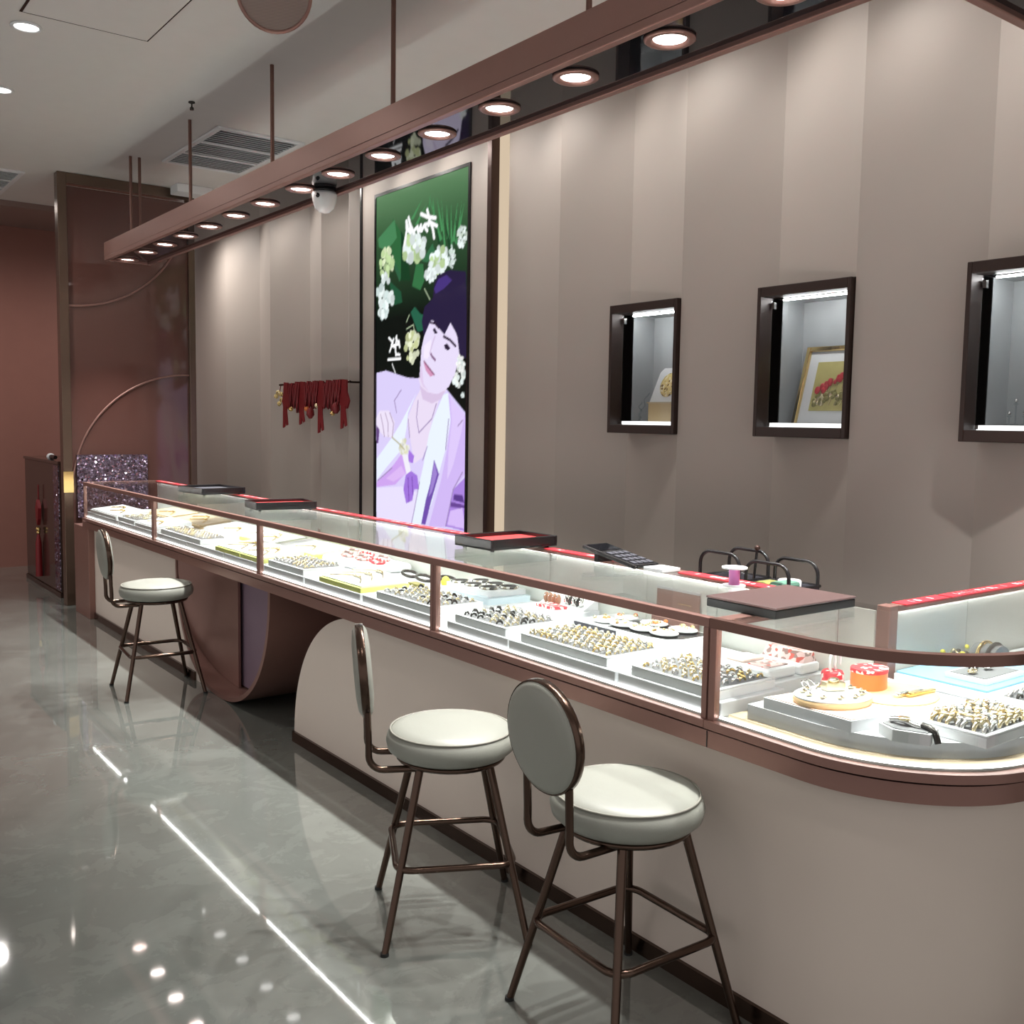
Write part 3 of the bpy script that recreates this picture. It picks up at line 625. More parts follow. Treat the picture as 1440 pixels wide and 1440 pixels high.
for i, (x, y) in enumerate(lamps):
    t = thing('beam_spotlight', (x, y, z), 'bright round spotlight under the copper beam, %s from its far end' % ORD[i], 'spotlight', 'spotlights under the copper beam')
    MB().lathe([(.052, 0), (.080, 0), (.082, -.007), (.074, -.012), (.060, -.012), (.052, -.003)][::-1], (x, y, z), 32).build('trim_ring', M['copper'], t)
    MB().lathe([(.054, -.003), (.03, -.0015), (0, -.001)], (x, y, z), 28).build('lens', M['lens'], t)
    l = bpy.data.lights.new('beam_spot', 'SPOT'); l.energy = SPOT_W; l.spot_size = R(84); l.spot_blend = .75; l.shadow_soft_size = .02; l.color = (1, .985, .955)
    o = bpy.data.objects.new('light_source', l); COL.objects.link(o); o.parent = t; o.location = (0, 0, -.02)
t = thing('security_camera', (2.43, 4.9, z), 'white dome security camera hanging under the copper beam', 'security camera')
c = (2.43, 4.90, z)
MB().lathe([(0, -.018), (.055, -.018), (.06, -.012), (.06, 0), (0, 0)], c, 24).build('base', M['black'], t)
MB().lathe([(0, -.125), (.025, -.120), (.048, -.10), (.062, -.06), (.066, -.03), (.062, -.018), (0, -.018)], c, 28).build('dome', M['whiteg'], t)
MB().ball((c[0] - .05, c[1] - .03, c[2] - .042), .014, 0, 10).build('lens', M['blackm'], t)

# ------------------------------------------------------------------ red ornaments hung on the wall
t = thing('ornament_rail', (3.70, 7.65, 1.85), 'bronze rail on the pleated wall left of the screen carrying red ornaments', 'rail')
MB().tube([(3.70, 8.33, 1.85), (3.70, 7.02, 1.85)], .01, 8).build('bar', M['bronze'], t)
for yy in (8.1, 7.1): MB().tube([(3.70, yy, 1.85), (3.87, yy, 1.85)], .008, 8).build('bracket', M['bronze'], t)
spec = [(8.16, 1.475, 'leftmost'), (7.83, 1.505, 'second from the left'), (7.48, 1.44, 'longest, third from the left'), (7.08, 1.48, 'rightmost, beside the screen')]
for yy, zb, w in spec:
    t = thing('red_ribbon_tassel', (3.70, yy, 1.825), 'dark red ribbon tassel with split tails on the wall rail, ' + w, 'tassel', 'red tassels on the wall rail')
    q = MB(); q.prism([(yy - .04, 1.865), (yy + .035, 1.87), (yy + .045, 1.78), (yy + .075, 1.71), (yy + .04, 1.64), (yy - .05, 1.64), (yy - .085, 1.70), (yy - .045, 1.77)], 3.675, 3.689, axis='x'); q.build('bow', M['red'], t, .006)
    q = MB(); q.prism([(yy - .03, 1.66), (yy + .05, 1.66), (yy + .055, zb), (yy + .02, zb + .01)], 3.674, 3.684, axis='x'); q.build('tail', M['red'], t, .004)
    q = MB(); q.prism([(yy - .035, 1.66), (yy + .02, 1.66), (yy - .03, zb + .02), (yy - .065, zb + .03)], 3.668, 3.674, axis='x'); q.build('tail', M['red'], t, .003)
rnd = random.Random(11); k = 0
for yy in (8.05, 7.97, 7.91, 7.74, 7.67, 7.60, 7.555, 7.39, 7.33, 7.27, 7.21, 7.16):
    t = thing('red_cord_loop', (3.70, yy, 1.84), 'folded dark red cord hanging on the wall rail, %s from the left' % ORD[k], 'cord', 'folded red cords on the wall rail'); k += 1
    ln = rnd.uniform(.15, .25); q = MB()
    for dx in (-.012, .008): q.tube([(3.69 + dx, yy - .016, 1.868 - .01 * (k % 2)), (3.68 + dx, yy - .024, 1.81), (3.68 + dx, yy, 1.855 - ln), (3.68 + dx, yy + .02, 1.80), (3.69 + dx, yy + .016, 1.868 - .012 * (k % 3))], .0095, 8)
    q.build('loop', M['red'], t)
    if k % 3 == 1:
        q = MB(); q.ball((3.675, yy, 1.835 - ln), .022, 0, 10); q.build('bead', [M['gold'], M['orange'], M['goldp']][(k // 3) % 3], t)
    if k in (5, 11):
        q = MB(); q.lathe([(.012, 0), (.03, -.02), (.034, -.06), (.012, -.09), (0, -.09)][::-1], (3.675, yy, 1.85 - ln), 10); q.build('pouch', M['red'], t)
t = thing('gold_leaf_charm', (3.70, 8.30, 1.70), 'gold and green leaf charm at left end of the red ornaments', 'charm')
q = MB(); q.tube([(3.70, 8.31, 1.845), (3.69, 8.32, 1.77)], .004, 6); q.build('cord', M['red'], t)
q = MB()
for a in (20, 75, 140, 200, 260): q.ball((3.685, 8.32 + .06 * math.cos(R(a)), 1.735 + .05 * math.sin(R(a))), .042, 0, 8, (.3, 1, .55))
q.build('leaves', M['filigree'], t)

# ================================================================== counter
CT = 1.05
def path(o, y0=None, x1=3.70):           # front outline of the counter, moved inwards by o
    a = arc(2.375, 1.46, .40 - o, 180, 270, 22)
    return ([(1.975 + o, y0)] if y0 is not None else []) + a + [(x1, 1.06 + o)]
def sup(cy, hw, h, sgn, a0, a1, n=26, e=2.25):
    o = []
    for i in range(n + 1):
        t_ = R(a0 + (a1 - a0) * i / n); c_, s_ = math.cos(t_), math.sin(t_)
        o.append((cy + hw * math.copysign(abs(c_) ** (2 / e), c_), (h - h * abs(s_) ** (2 / e)) if sgn < 0 else h * abs(s_) ** (2 / e)))
    return o
FZ = .702
t = thing('counter_plinth', (2.3, 4.8, 0), 'long cream and copper counter base with a U shaped copper arch', 'counter base')
ul = sup(5.35, .705, FZ, -1, 0, 90)                   # far half of the U, top to bottom
MB().prism([(7.98, .0), (7.98, FZ)] + ul, 2.03, 2.50, axis='x').build('cream_body', M['cream'], t)
ar = sup(3.70, .71, FZ, 1, 0, 90)                     # arch of the near body, floor to top
b = MB(); b.prism([(1.76, FZ), (1.76, 0)] + ar, 2.025, 2.50, axis='x')
b.build('cream_body', M['cream'], t)
MB().ribbon(path(.07, 1.76), path(.05, 1.76), 0, FZ).build('cream_curve', M['cream'], t)
u = sup(5.35, .705, FZ, -1, 0, 180, 52); ui = sup(5.35, .680, FZ, -1, 0, 180, 52); ui = [(y, .024 + z * (FZ - .024) / FZ) for y, z in ui]
MB().ribbon(ui, u, 2.005, 2.499, axis='x').build('copper_arch', M['copper'], t)
# curved copper plate filling the far half of the U
cp = [(2.012 + .12 * math.sin(R(9 * i)), 6.025 - .645 * i / 10) for i in range(11)]
q = MB(); n = len(cp)
def uz(y):
    d = min(1, abs(y - 5.35) / .678); return .026 + (FZ - .026) * (1 - (1 - d ** 2.25) ** (1 / 2.25))
for k, off in enumerate((0, .014)):
    vs = [(x + off, y, uz(y)) for x, y in cp] + [(x + off, y, FZ) for x, y in cp]
    q.add(vs, [(i, i + 1, n + i + 1, n + i) for i in range(n - 1)], 0, True)
x, y = cp[-1]; q.add([(x, y, uz(y)), (x + .014, y, uz(y)), (x + .014, y, FZ), (x, y, FZ)], [(0, 1, 2, 3)])
q.build('copper_plate', M['copper'], t)
MB().box(2.50, 2.53, 1.64, 8.10, 0, FZ).build('back_panel', M['mauve'], t)
MB().box(1.985, 2.53, 7.981, 8.40, 0, FZ).build('end_slab', M['copper'], t, .003)
f = MB(); f.ribbon(path(.06, 8.12), path(.005, 8.12), FZ, .748)
f.build('fascia', M['copper'], t)
f = MB(); pp = path(.03, 8.12); f.prism(pp + [(3.70, 1.62), (2.55, 1.62), (2.55, 8.12)], .7485, .757); f.build('shadow_gap', M['trimd'], t)
f = MB(); f.prism(path(.0605, 8.12) + [(3.70, 1.62), (2.55, 1.62), (2.55, 8.12)], FZ + .001, .748); f.build('bed', M['mauve'], t)
f = MB(); f.ribbon(path(.0499, 4.41), path(.038, 4.41), 0, .05); f.box(2.017, 2.0299, 5.78, 7.98, 0, .05); f.build('skirting', M['bronze'], t)
MB().box(2.53, 3.70, 1.60, 1.63, 0, FZ).build('back_panel', M['mauve'], t)
iq = [(y_, max(z_, .03)) for y_, z_ in ui if y_ < 5.42]; MB().prism([(5.42, FZ)] + [(5.42, .03)] + [(y_ + .004, z_ + .002) for y_, z_ in iq], 2.165, 2.172, axis='x').build('recess_back', M['mauvelit'], t)  # lighter copy of the mauve, standing in for light inside the recess
f = MB()
for yy in (1.753, 3.10, 4.72, 6.39): f.box(1.974, 1.98, yy - .005, yy + .005, .757, .763)
f.build('joint_clip', M['silver'], t)
MB().box(1.9785, 1.981, 1.7515, 1.7545, FZ + .001, .747).build('fascia_seam', M['black'], t)

DZ = .785                                                     # deck of the cases
def unit(y0, y1, label, seams):
    t = thing('display_case', (2.27, (y0 + y1) / 2, .757), label, 'display case', 'glass jewellery cases along the counter')
    MB().box(1.978, 2.553, y0, y1, .757, DZ - .008).build('deck_board', M['copperd'], t)
    MB().box(1.992, 2.53, y0 + .001, y1 - .001, DZ - .008, DZ).build('deck', M['deck'], t)
    MB().box(1.965, 1.992, y0, y1, .757, DZ - .006).build('bottom_rail', M['copper'], t, .002)
    MB().box(1.975, 2.0, y0, y1, CT - .026, CT).build('top_rail', M['copper'], t, .002)
    MB().box(2.518, 2.556, y0, y1, CT - .018, CT).build('back_rail', M['copper'], t, .002)
    for yy in (y0 + .002, y1 - .02): MB().box(1.976, 1.998, yy, yy + .018, DZ - .008, CT - .026).build('post', M['copper'], t, .002)
    MB().box(2.0005, 2.5175, y0 + .001, y1 - (.021 if y1 > 8 else .001), CT - .008, CT - .001).build('glass_top', M['glass'], t)
    MB().box(1.984, 1.990, y0 + .0205, y1 - .0205, DZ - .0055, CT - .0265).build('glass_front', M['glass'], t)
    b = [y0 + .002] + seams + [y1 - .002]
    for a, c in zip(b[:-1], b[1:]): MB().box(2.535, 2.543, a + .0015, c - .0015, DZ - .008, CT - .018).build('back_door', M['frost'], t)
    MB().box(2.0005, 2.010, y0 + .01, y1 - .01, CT - .020, CT - .010).build('led_strip', M['ledt'], t)
    MB().box(2.524, 2.533, y0 + .01, y1 - .01, CT - .0196, CT - .0181).build('led_strip', M['fillb'], t)  # hidden strip added under the back rail to brighten the doors
    MB().box(1.9925, 1.9965, y0 + .022, y1 - .022, DZ, DZ + .006).build('led_strip', M['led'], t)
    if y1 > 8: MB().box(2.0005, 2.5315, y1 - .02, y1, CT - .02, CT).build('end_rail', M['copper'], t, .002)
    return t
CY = [1.755, 3.10, 4.72, 6.39, 8.06]
unit(CY[0], CY[1], 'glass jewellery case behind the two near stools, next to the curved corner case', [2.22, 2.55])
unit(CY[1], CY[2], 'glass jewellery case in front of the video screen', [3.9])
unit(CY[2], CY[3], 'glass jewellery case above the copper U arch', [5.55])
unit(CY[3], CY[4], 'farthest glass jewellery case at the partition, above the far stool', [7.2])
t = thing('display_case', (2.6, 1.4, .757), 'curved glass corner jewellery case nearest the camera', 'display case', 'glass jewellery cases along the counter')
yb = 1.753
MB().prism(path(.003, yb) + [(3.70, 1.618), (2.553, 1.618), (2.553, yb)], .757, DZ - .008).build('deck_board', M['copperd'], t)
MB().prism(path(.017, yb) + [(3.70, 1.60), (2.53, 1.60), (2.53, yb)], DZ - .008, DZ).build('deck', M['deck'], t)
MB().ribbon(path(.017, yb), path(-.010, yb), .757, DZ - .006).build('bottom_rail', M['copper'], t, .002)
MB().ribbon(path(.025, yb), path(0, yb), CT - .026, CT).build('top_rail', M['copperd'], t, .002)
MB().box(1.976, 1.998, yb - .024, yb - .002, DZ - .008, CT - .026).build('post', M['copper'], t, .002)
MB().prism(path(.0255, yb - .04) + [(3.70, 1.583), (2.5315, 1.583), (2.5315, yb - .04)], CT - .008, CT - .001).build('glass_top', M['glass'], t)
MB().ribbon(path(.015, yb - .025), path(.009, yb - .025), DZ - .0055, CT - .0265).build('glass_front', M['glass'], t)
MB().box(2.0005, 2.5315, yb - .04, yb, CT - .02, CT).build('cross_rail', M['copper'], t, .002)
b = MB(); b.box(2.584, 3.70, 1.584, 1.62, CT - .018, CT); b.build('back_rail', M['copper'], t, .002)
for a, c in ((2.585, 2.98), (2.983, 3.36), (3.363, 3.70)): MB().box(a, c, 1.60, 1.608, DZ - .008, CT - .018).build('back_door', M['frost'], t)
MB().box(2.54, 2.583, 1.588, 1.63, DZ - .008, CT).build('corner_post', M['copper'], t, .003)
MB().box(2.535, 2.543, 1.632, yb - .002, DZ - .008, CT - .018).build('back_door', M['frost'], t)
MB().ribbon(path(.036, yb - .05), path(.0265, yb - .05), CT - .020, CT - .010).build('led_strip', M['ledt'], t)
MB().box(2.60, 3.68, 1.591, 1.599, CT - .0196, CT - .0181).build('led_strip', M['fillb'], t)  # added strip, hidden by the rail, brightening the right hand back doors
MB().ribbon(path(.0215, yb - .03), path(.0175, yb - .03), DZ, DZ + .006).build('led_strip', M['led'], t)

# red printed ribbons along the back edge
def strip(x0, x1, y0, y1, label, seed, ax):
    q = MB(); q.box(x0, x1, y0, y1, CT, CT + .0025)
    rnd = random.Random(seed); a = (y0 if ax == 'y' else x0) + .06; end = (y1 if ax == 'y' else x1) - .06; cx = (x0 + x1) / 2; cy = (y0 + y1) / 2
    while a < end:
        if rnd.random() < .82:
            k = rnd.choice((.006, .012, .018))
            if ax == 'y': q.box(cx - .011, cx - .004 if rnd.random() < .5 else cx + .011, a, a + k, CT + .0025, CT + .003, 1); q.box(cx - .011, cx + .011, a, a + .004, CT + .0025, CT + .003, 1)
            else: q.box(a, a + k, cy - .011, cy - .004 if rnd.random() < .5 else cy + .011, CT + .0025, CT + .003, 1); q.box(a, a + .004, cy - .011, cy + .011, CT + .0025, CT + .003, 1)
        a += .024 if rnd.random() < .85 else .07
    tag(q.build('ribbon_strip', [M['redstrip'], M['white']]), label, 'ribbon', 'red printed ribbons along the back edge of the counter')
strip(2.49, 2.548, 1.80, 2.36, 'red ribbon with white print beside the pink spool', 1, 'y')
strip(2.50, 2.548, 2.62, 3.10, 'red ribbon behind the tilted black calculator', 2, 'y')
strip(2.505, 2.548, 3.42, 4.72, 'red ribbon in front of the video screen', 3, 'y')
strip(2.505, 2.548, 4.73, 6.38, 'red ribbon behind the black tray with red lining farther back', 4, 'y')
strip(2.505, 2.548, 6.40, 8.0, 'red ribbon at the far end of the counter', 5, 'y')
strip(2.60, 2.83, 1.575, 1.622, 'short red ribbon on the corner beside the brown leather box', 6, 'x')
strip(2.845, 3.66, 1.575, 1.622, 'long red ribbon with white print on the right hand case', 8, 'x')

# things on the glass top ---------------------------------------------------------------------------
def velvet_tray(cx, cy, sx, sy, rz, label, lining):
    t = thing('serving_tray', (0, 0, 0), label, 'tray', 'black trays on the glass counter')
    h = .05; f = MB(); w = .012
    f.box(-sx, sx, -sy, sy, .008, .014); f.box(-sx, -sx + w, -sy, sy, .014, h); f.box(sx - w, sx, -sy, sy, .014, h); f.box(-sx + w, sx - w, -sy, -sy + w, .014, h); f.box(-sx + w, sx - w, sy - w, sy, .014, h)
    f.build('tray_body', M['black'], t, .003)
    MB().box(-sx + w, sx - w, -sy + w, sy - w, .014, .034).build('lining', lining, t)
    for a in (-1, 1):
        for b_ in (-1, 1): MB().lathe([(.008, 0), (.008, .008)], (a * (sx - .03), b_ * (sy - .03), 0), 10).build('foot', M['rubber'], t)
    t.location = (cx, cy, CT); t.rotation_euler = (0, 0, R(rz)); return t
velvet_tray(2.40, 6.50, .15, .19, 4, 'black tray farthest back on the glass counter', M['darkf'])
velvet_tray(2.32, 5.22, .17, .12, -8, 'black tray with bright red lining, second from the far end', M['velvet'])
velvet_tray(2.40, 3.22, .17, .12, 2, 'black tray with red lining nearest, right below the video screen edge', M['velvet'])
t = thing('leather_box', (2.275, 1.757, CT), 'flat dark brown leather jewellery box on the counter corner', 'box')
MB().box(2.10, 2.45, 1.640, 1.878, CT, CT + .0235).build('base', M['rubber'], t, .003)
MB().box(2.098, 2.452, 1.638, 1.880, CT + .024, CT + .031).build('lid', M['trayb'], t, .004)
t = thing('thread_spool', (2.44, 2.07, CT), 'pink spool with white flanges on the glass counter', 'spool')
MB().lathe([(.017, .005), (.017, .056)], (2.44, 2.07, CT), 24).build('pink_thread', M['pinkp'], t)
MB().lathe([(.036, 0), (.036, .005)], (2.44, 2.07, CT), 28).build('flange', M['white'], t)
MB().lathe([(.040, .056), (.040, .061)], (2.44, 2.07, CT), 28).build('flange', M['white'], t)
t = thing('desk_calculator', (2.47, 2.62, CT), 'black tilted calculator on the glass counter near the brown card holder', 'calculator')
rx = Matrix.Rotation(R(9), 3, 'X')
tilt(MB().box(2.41, 2.53, 2.49, 2.77, CT + .001, CT + .016), (2.47, 2.49, CT + .001), rx).build('body', M['black'], t, .004)
tilt(MB().box(2.42, 2.52, 2.68, 2.755, CT + .016, CT + .0175), (2.47, 2.49, CT + .001), rx).build('display', M['blackm'], t)
q = MB()
for i in range(4):
    for j in range(4): q.box(2.422 + i * .025, 2.441 + i * .025, 2.505 + j * .04, 2.532 + j * .04, CT + .016, CT + .019)
tilt(q, (2.47, 2.49, CT + .001), rx).build('keys', M['darkf'], t)
MB().box(2.43, 2.51, 2.70, 2.72, CT, CT + .034).build('foot', M['black'], t)
tag(MB().box(2.44, 2.53, 2.385, 2.475, CT, CT + .012).build('white_card_pad', M['white'], None, .002), 'white card pad lying in front of the black calculator', 'card pad')
t = thing('back_ledge', (2.8, 2.2, 0), 'low mauve work ledge behind the counter carrying the handled baskets', 'ledge')
MB().box(2.56, 2.98, 1.66, 2.75, .88, .925).build('ledge_top', M['mauve'], t); MB().box(2.94, 2.98, 1.66, 2.75, 0, .88).build('ledge_support', M['mauve'], t)
# wire baskets behind the counter
def basket(y0, y1, label, h):
    t = thing('wire_basket', (2.79, (y0 + y1) / 2, .925), label, 'basket', 'baskets behind the counter'); z0, zt = .925, 1.012; x0, x1 = 2.70, 2.88
    q = MB(); q.box(x0, x1, y0, y1, z0, z0 + .006); q.box(x0, x1, y0, y0 + .005, z0, zt); q.box(x0, x1, y1 - .005, y1, z0, zt); q.box(x0, x0 + .005, y0, y1, z0, zt); q.box(x1 - .005, x1, y0, y1, z0, zt)
    q.build('body', M['darkf'], t, .002)
    q = MB(); q.tube([(x0, y0, zt), (x1, y0, zt), (x1, y1, zt), (x0, y1, zt)], .006, 8, True); q.build('rim', M['black'], t)
    for xx in (x0 + .012, x1 - .012):
        m_ = .045; pts = [(xx, y0, zt)] + [(xx, y, z_) for y, z_ in arc(y0 + m_, h - m_, m_, 180, 90, 6)] + [(xx, y, z_) for y, z_ in arc(y1 - m_, h - m_, m_, 90, 0, 6)] + [(xx, y1, zt)]
        MB().tube(pts, .0065, 8).build('handle', M['black'], t)
    return t
basket(2.28, 2.46, 'black handled basket behind the pink spool', 1.105)
basket(2.07, 2.25, 'black handled basket with green pouch, right of the pink spool', 1.093)
tag(MB().tube([(2.78, 2.30, .968), (2.78, 2.43, .968)], .036, 14).build('leather_roll', M['walnut']), 'tan leather roll lying in the basket behind the pink spool', 'roll')
tag(MB().box(2.72, 2.82, 2.10, 2.16, .932, 1.03).build('pouch', M['green'], None, .012), 'green pouch standing in the right hand basket', 'pouch')
tag(MB().box(2.72, 2.82, 2.175, 2.235, .932, 1.02).build('pouch', M['oliveg'], None, .012), 'olive pouch standing in the right hand basket beside the green one', 'pouch')
tag(MB().lathe([(0, 0), (.04, 0), (.04, .09), (.036, .094), (0, .094)], (2.835, 2.16, .932), 24).build('white_jar', M['white']), 'white round jar in the right hand basket behind the pouches', 'jar')
t = thing('pen', (2.85, 2.35, .932), 'dark pen leaning against the handle of the basket behind the spool', 'pen')
MB().tube([(2.85, 2.335, .934), (2.85, 2.318, 1.11)], .005, 8).build('barrel', M['black'], t); MB().ball((2.85, 2.317, 1.118), .011).build('cap', M['trimd'], t)

# ------------------------------------------------------------------ inside the cases
def riser(x0, x1, y0, y1, label, z1=.825, z0=DZ, m='riser', bev=.003):
    return tag(MB().box(x0, x1, y0, y1, z0, z1).build('display_riser', M[m], None, bev), label, 'riser')
STUFF = MB()
def ring_mesh(seed):
    rnd = random.Random(seed); q = MB()
    q.tube([(.0085 * math.cos(R(a)), 0, .0085 * math.sin(R(a))) for a in range(0, 181, 20)], [.0022 + .0012 * math.sin(R(a)) for a in range(0, 181, 20)], 6)
    kind = seed % 3
    if kind == 0: q.ball((0, 0, .0115), .0042, 1, 8)
    elif kind == 1: q.ball((0, 0, .0105), .0050, 0, 8, (1, 1.5, .7))
    else:
        for a in (-1, 0, 1): q.ball((a * .004, 0, .0112 - abs(a) * .001), .0026, 1, 6)
    return q
RP = {}
def ring_proto(metal, seed):
    k = (metal, seed % 3)
    if k not in RP:
        o = ring_mesh(seed).build('finger_ring', [M[metal], M['stone'] if metal != 'goldp' else M['goldp']]); o['label'] = 'x'; RP[k] = [o, False]
    e = RP[k]
    if not e[1]: e[1] = True; return e[0]
    c = e[0].copy(); COL.objects.link(c); return c
def ring_tray(x0, x1, y0, y1, z0, label, nx, ny, metals, rlabel, rgroup, h=.035, stuff=None, sc=1.):
    t = thing('ring_tray', ((x0 + x1) / 2, (y0 + y1) / 2, z0), label, 'ring tray', 'white ring trays in the cases')
    w = .012; z1 = z0 + h; q = MB(); q.box(x0, x1, y0, y1, z0, z1 - .006); q.box(x0, x0 + w, y0, y1, z1 - .006, z1); q.box(x1 - w, x1, y0, y1, z1 - .006, z1); q.box(x0 + w, x1 - w, y0, y0 + w, z1 - .006, z1); q.box(x0 + w, x1 - w, y1 - w, y1, z1 - .006, z1)
    q.build('tray_body', M['white'], t, .002)
    MB().box(x0 + w, x1 - w, y0 + w, y1 - w, z1 - .006, z1 - .002).build('foam', M['foam'], t)
    rnd = random.Random(int(x0 * 1000 + y0 * 777))
    for i in range(nx):
        for j in range(ny):
            x = x0 + w + (x1 - x0 - 2 * w) * (i + .5) / nx + rnd.gauss(0, .0012); y = y0 + w + (y1 - y0 - 2 * w) * (j + .5) / ny + rnd.gauss(0, .0012)
            if stuff is not None:
                q = ring_mesh(rnd.randint(0, 2)); mm = 2 if rnd.random() < .5 else 0
                stuff.add([(x + v[0] * sc, y + v[1] * sc, z1 - .003 + v[2] * sc) for v in q.v], q.f, mm, True)
            else:
                o = ring_proto(rnd.choice(metals), rnd.randint(0, 2)); o.location = (x, y, z1 - .003); o.rotation_euler = (0, 0, R(rnd.uniform(-14, 14))); o.scale = (sc * rnd.uniform(.9, 1.12),) * 3
                tag(o, rlabel, 'ring', rgroup)
    return t
# case nearest the stools
riser(1.998, 2.262, 2.665, 3.035, 'pale grey riser under the squarish ring tray, left in the near straight case')
ring_tray(2.008, 2.252, 2.69, 2.998, .825, 'white squarish ring tray of small rings above the middle stool back', 6, 7, ['silver', 'darkm', 'goldp'], 'small ring in the squarish tray left of the wide ring tray', 'rings in the squarish tray', .03, sc=1.35)
riser(1.996, 2.262, 2.13, 2.655, 'long pale grey riser under the wide gold ring tray')
ring_tray(2.008, 2.245, 2.18, 2.605, .825, 'wide white ring tray full of gold rings in the near straight case', 6, 14, ['goldp', 'gold', 'silver'], 'gold or silver ring in the wide ring tray', 'rings in the wide tray', .03, sc=1.35)
riser(1.998, 2.262, 1.725, 2.12, 'pale grey riser under the ring tray beside the corner post')
ring_tray(2.008, 2.245, 1.745, 2.075, .825, 'white ring tray behind the post between straight and curved case', 6, 8, ['goldp', 'silver', 'gold'], 'ring in the tray behind the corner post', 'rings in the tray by the corner post', .03, sc=1.4)
riser(2.272, 2.52, 1.775, 2.70, 'wide pale grey back riser under the jade flower tray')
riser(2.275, 2.52, 2.72, 3.08, 'pale grey back riser under the red and black pendant tray')
t = thing('jewellery_tray', (2.36, 2.42, .825), 'white tray of jade and flower brooches with charcoal front', 'tray')
q = MB(); q.prism([(2.285, 2.30), (2.31, 2.215), (2.36, 2.195), (2.50, 2.195), (2.50, 2.66), (2.285, 2.66)], .825, .862); q.build('tray_body', M['white'], t, .003)
MB().box(2.2835, 2.285, 2.44, 2.655, .832, .858).build('dark_front', M['darkf'], t)
MB().prism([(2.30, 2.31), (2.32, 2.235), (2.37, 2.21), (2.49, 2.21), (2.49, 2.50), (2.30, 2.50)], .862, .864).build('insert', M['black'], t)
rnd = random.Random(2)
for i, (x, y, r_) in enumerate(((2.34, 2.56, .05), (2.345, 2.47, .052), (2.35, 2.38, .05), (2.36, 2.29, .055), (2.44, 2.55, .05), (2.445, 2.42, .055), (2.45, 2.29, .055))):
    q = MB(); q.ball((x, y, .871), r_, 0, 14, (.8, 1, .16))
    for k in range(7): q.ball((x + rnd.uniform(-.03, .03), y + rnd.uniform(-.03, .03), .878), rnd.uniform(.005, .010), 1 if k % 2 else 2, 8)
    tag(q.build('flower_brooch', [M['white'], M['goldp'], M['orange'] if i in (0, 4, 5) else M['filigree']]), 'white flower brooch in the jade flower tray, ' + ['front row far left', 'front row second from left', 'front row third from left', 'front row nearest the post', 'back row far left', 'back row middle', 'back row nearest the post'][i], 'brooch', 'brooches in the jade flower tray')
t = thing('jewellery_tray', (2.43, 2.89, .825), 'grey tray with red, black and white pendants near the rail', 'tray')
MB().box(2.34, 2.50, 2.76, 3.03, .825, .855).build('tray_body', M['riser'], t, .003)
wedge = MB(); wedge.prism([(2.42, .855), (2.50, .855), (2.50, .90)], 2.77, 3.02, axis='y'); wedge.build('slope', M['white'], t)
def pendant(x, y, z, m, label, group, sc=(1, 1, .5), r_=.014):
    t = thing('pendant', (x, y, z), label, 'pendant', group); q = MB(); q.ball((x, y, z), r_, 0, 10, sc); q.build('drop', m, t)
    q = MB(); q.tube([(x + .012 * math.cos(a), y + .004 * math.sin(a * 2), z + .006 + .012 * math.sin(a)) for a in np.linspace(0, 2 * PI, 10)[:-1]], .0018, 5, True); q.build('bail', M['silver'], t)
for i in range(5): pendant(2.445, 2.80 + i * .022, .882, M['darkm'] if i % 2 else M['silver'], 'dark and silver pendant on the slope of the pendant tray', 'pendants on the slope', (1, .55, 1.4))
for i in range(4): pendant(2.43, 2.92 + i * .024, .878, M['walnut'], 'brown pendant on the far half of the pendant tray slope', 'brown pendants on the slope', (1, .5, 1.6))
q = MB(); q.prism([(2.35, 2.86), (2.41, 2.84), (2.42, 2.95), (2.36, 2.97)],   .855, .866); tag(q.build('red_striped_card', M['redwhite'], None, .002), 'small red and white card in the pendant tray', 'card')
t = thing('card_holder', (2.49, 2.40, DZ), 'rose copper card holder standing at the back of the near straight case', 'card holder')
MB().box(2.524, 2.531, 2.29, 2.49, .885, .978).build('panel', M['copperbox'], t, .002); MB().box(2.5005, 2.531, 2.29, 2.49, .826, .8845).build('base', M['copperbox'], t, .002); MB().box(2.5235, 2.532, 2.288, 2.492, .978, .986).build('white_edge', M['white'], t)
q = MB()
for k in range(9): q.box(2.5232, 2.524, 2.325 + k * .007, 2.329 + k * .007, .935, .939)
q.build('print', M['brass'], t)
# boundary of near straight case and screen case
riser(2.275, 2.52, 3.115, 3.60, 'pale grey riser under the ice blue bangle stand')
t = thing('bangle_stand', (2.40, 3.36, .825), 'ice blue glassy stand with beaded bangles in the case before the screen', 'stand')
MB().prism([(2.30, 3.20), (2.50, 3.18), (2.50, 3.56), (2.30, 3.58)], .825, .850).build('lower_step', M['iceblue'], t, .006)
MB().prism([(2.33, 3.23), (2.50, 3.21), (2.50, 3.54), (2.33, 3.55)], .8505, .872).build('upper_step', M['white'], t, .006)
for i, (x, y) in enumerate(((2.37, 3.50), (2.37, 3.40), (2.375, 3.30), (2.45, 3.46), (2.45, 3.36), (2.455, 3.27))):
    q = MB(); q.tube([(x + .036 * math.cos(a), y + .036 * math.sin(a), .877) for a in np.linspace(0, 2 * PI, 19)[:-1]], .0055, 7, True)
    tag(q.build('bangle', M['brac']), 'dark beaded bangle lying on the ice blue stand', 'bangle', 'bangles on the ice blue stand')
tag(MB().lathe([(0, 0), (.014, .0), (.022, .03), (.012, .05), (0, .055)], (2.38, 3.63, .825), 8).build('yellow_flower', M['lemon'], None), 'small bright yellow flower ornament at the far side of the bangle stand', 'ornament')
riser(2.262, 2.274, 3.60, 3.66, 'small white spacer block beside the yellow flower ornament', .826)
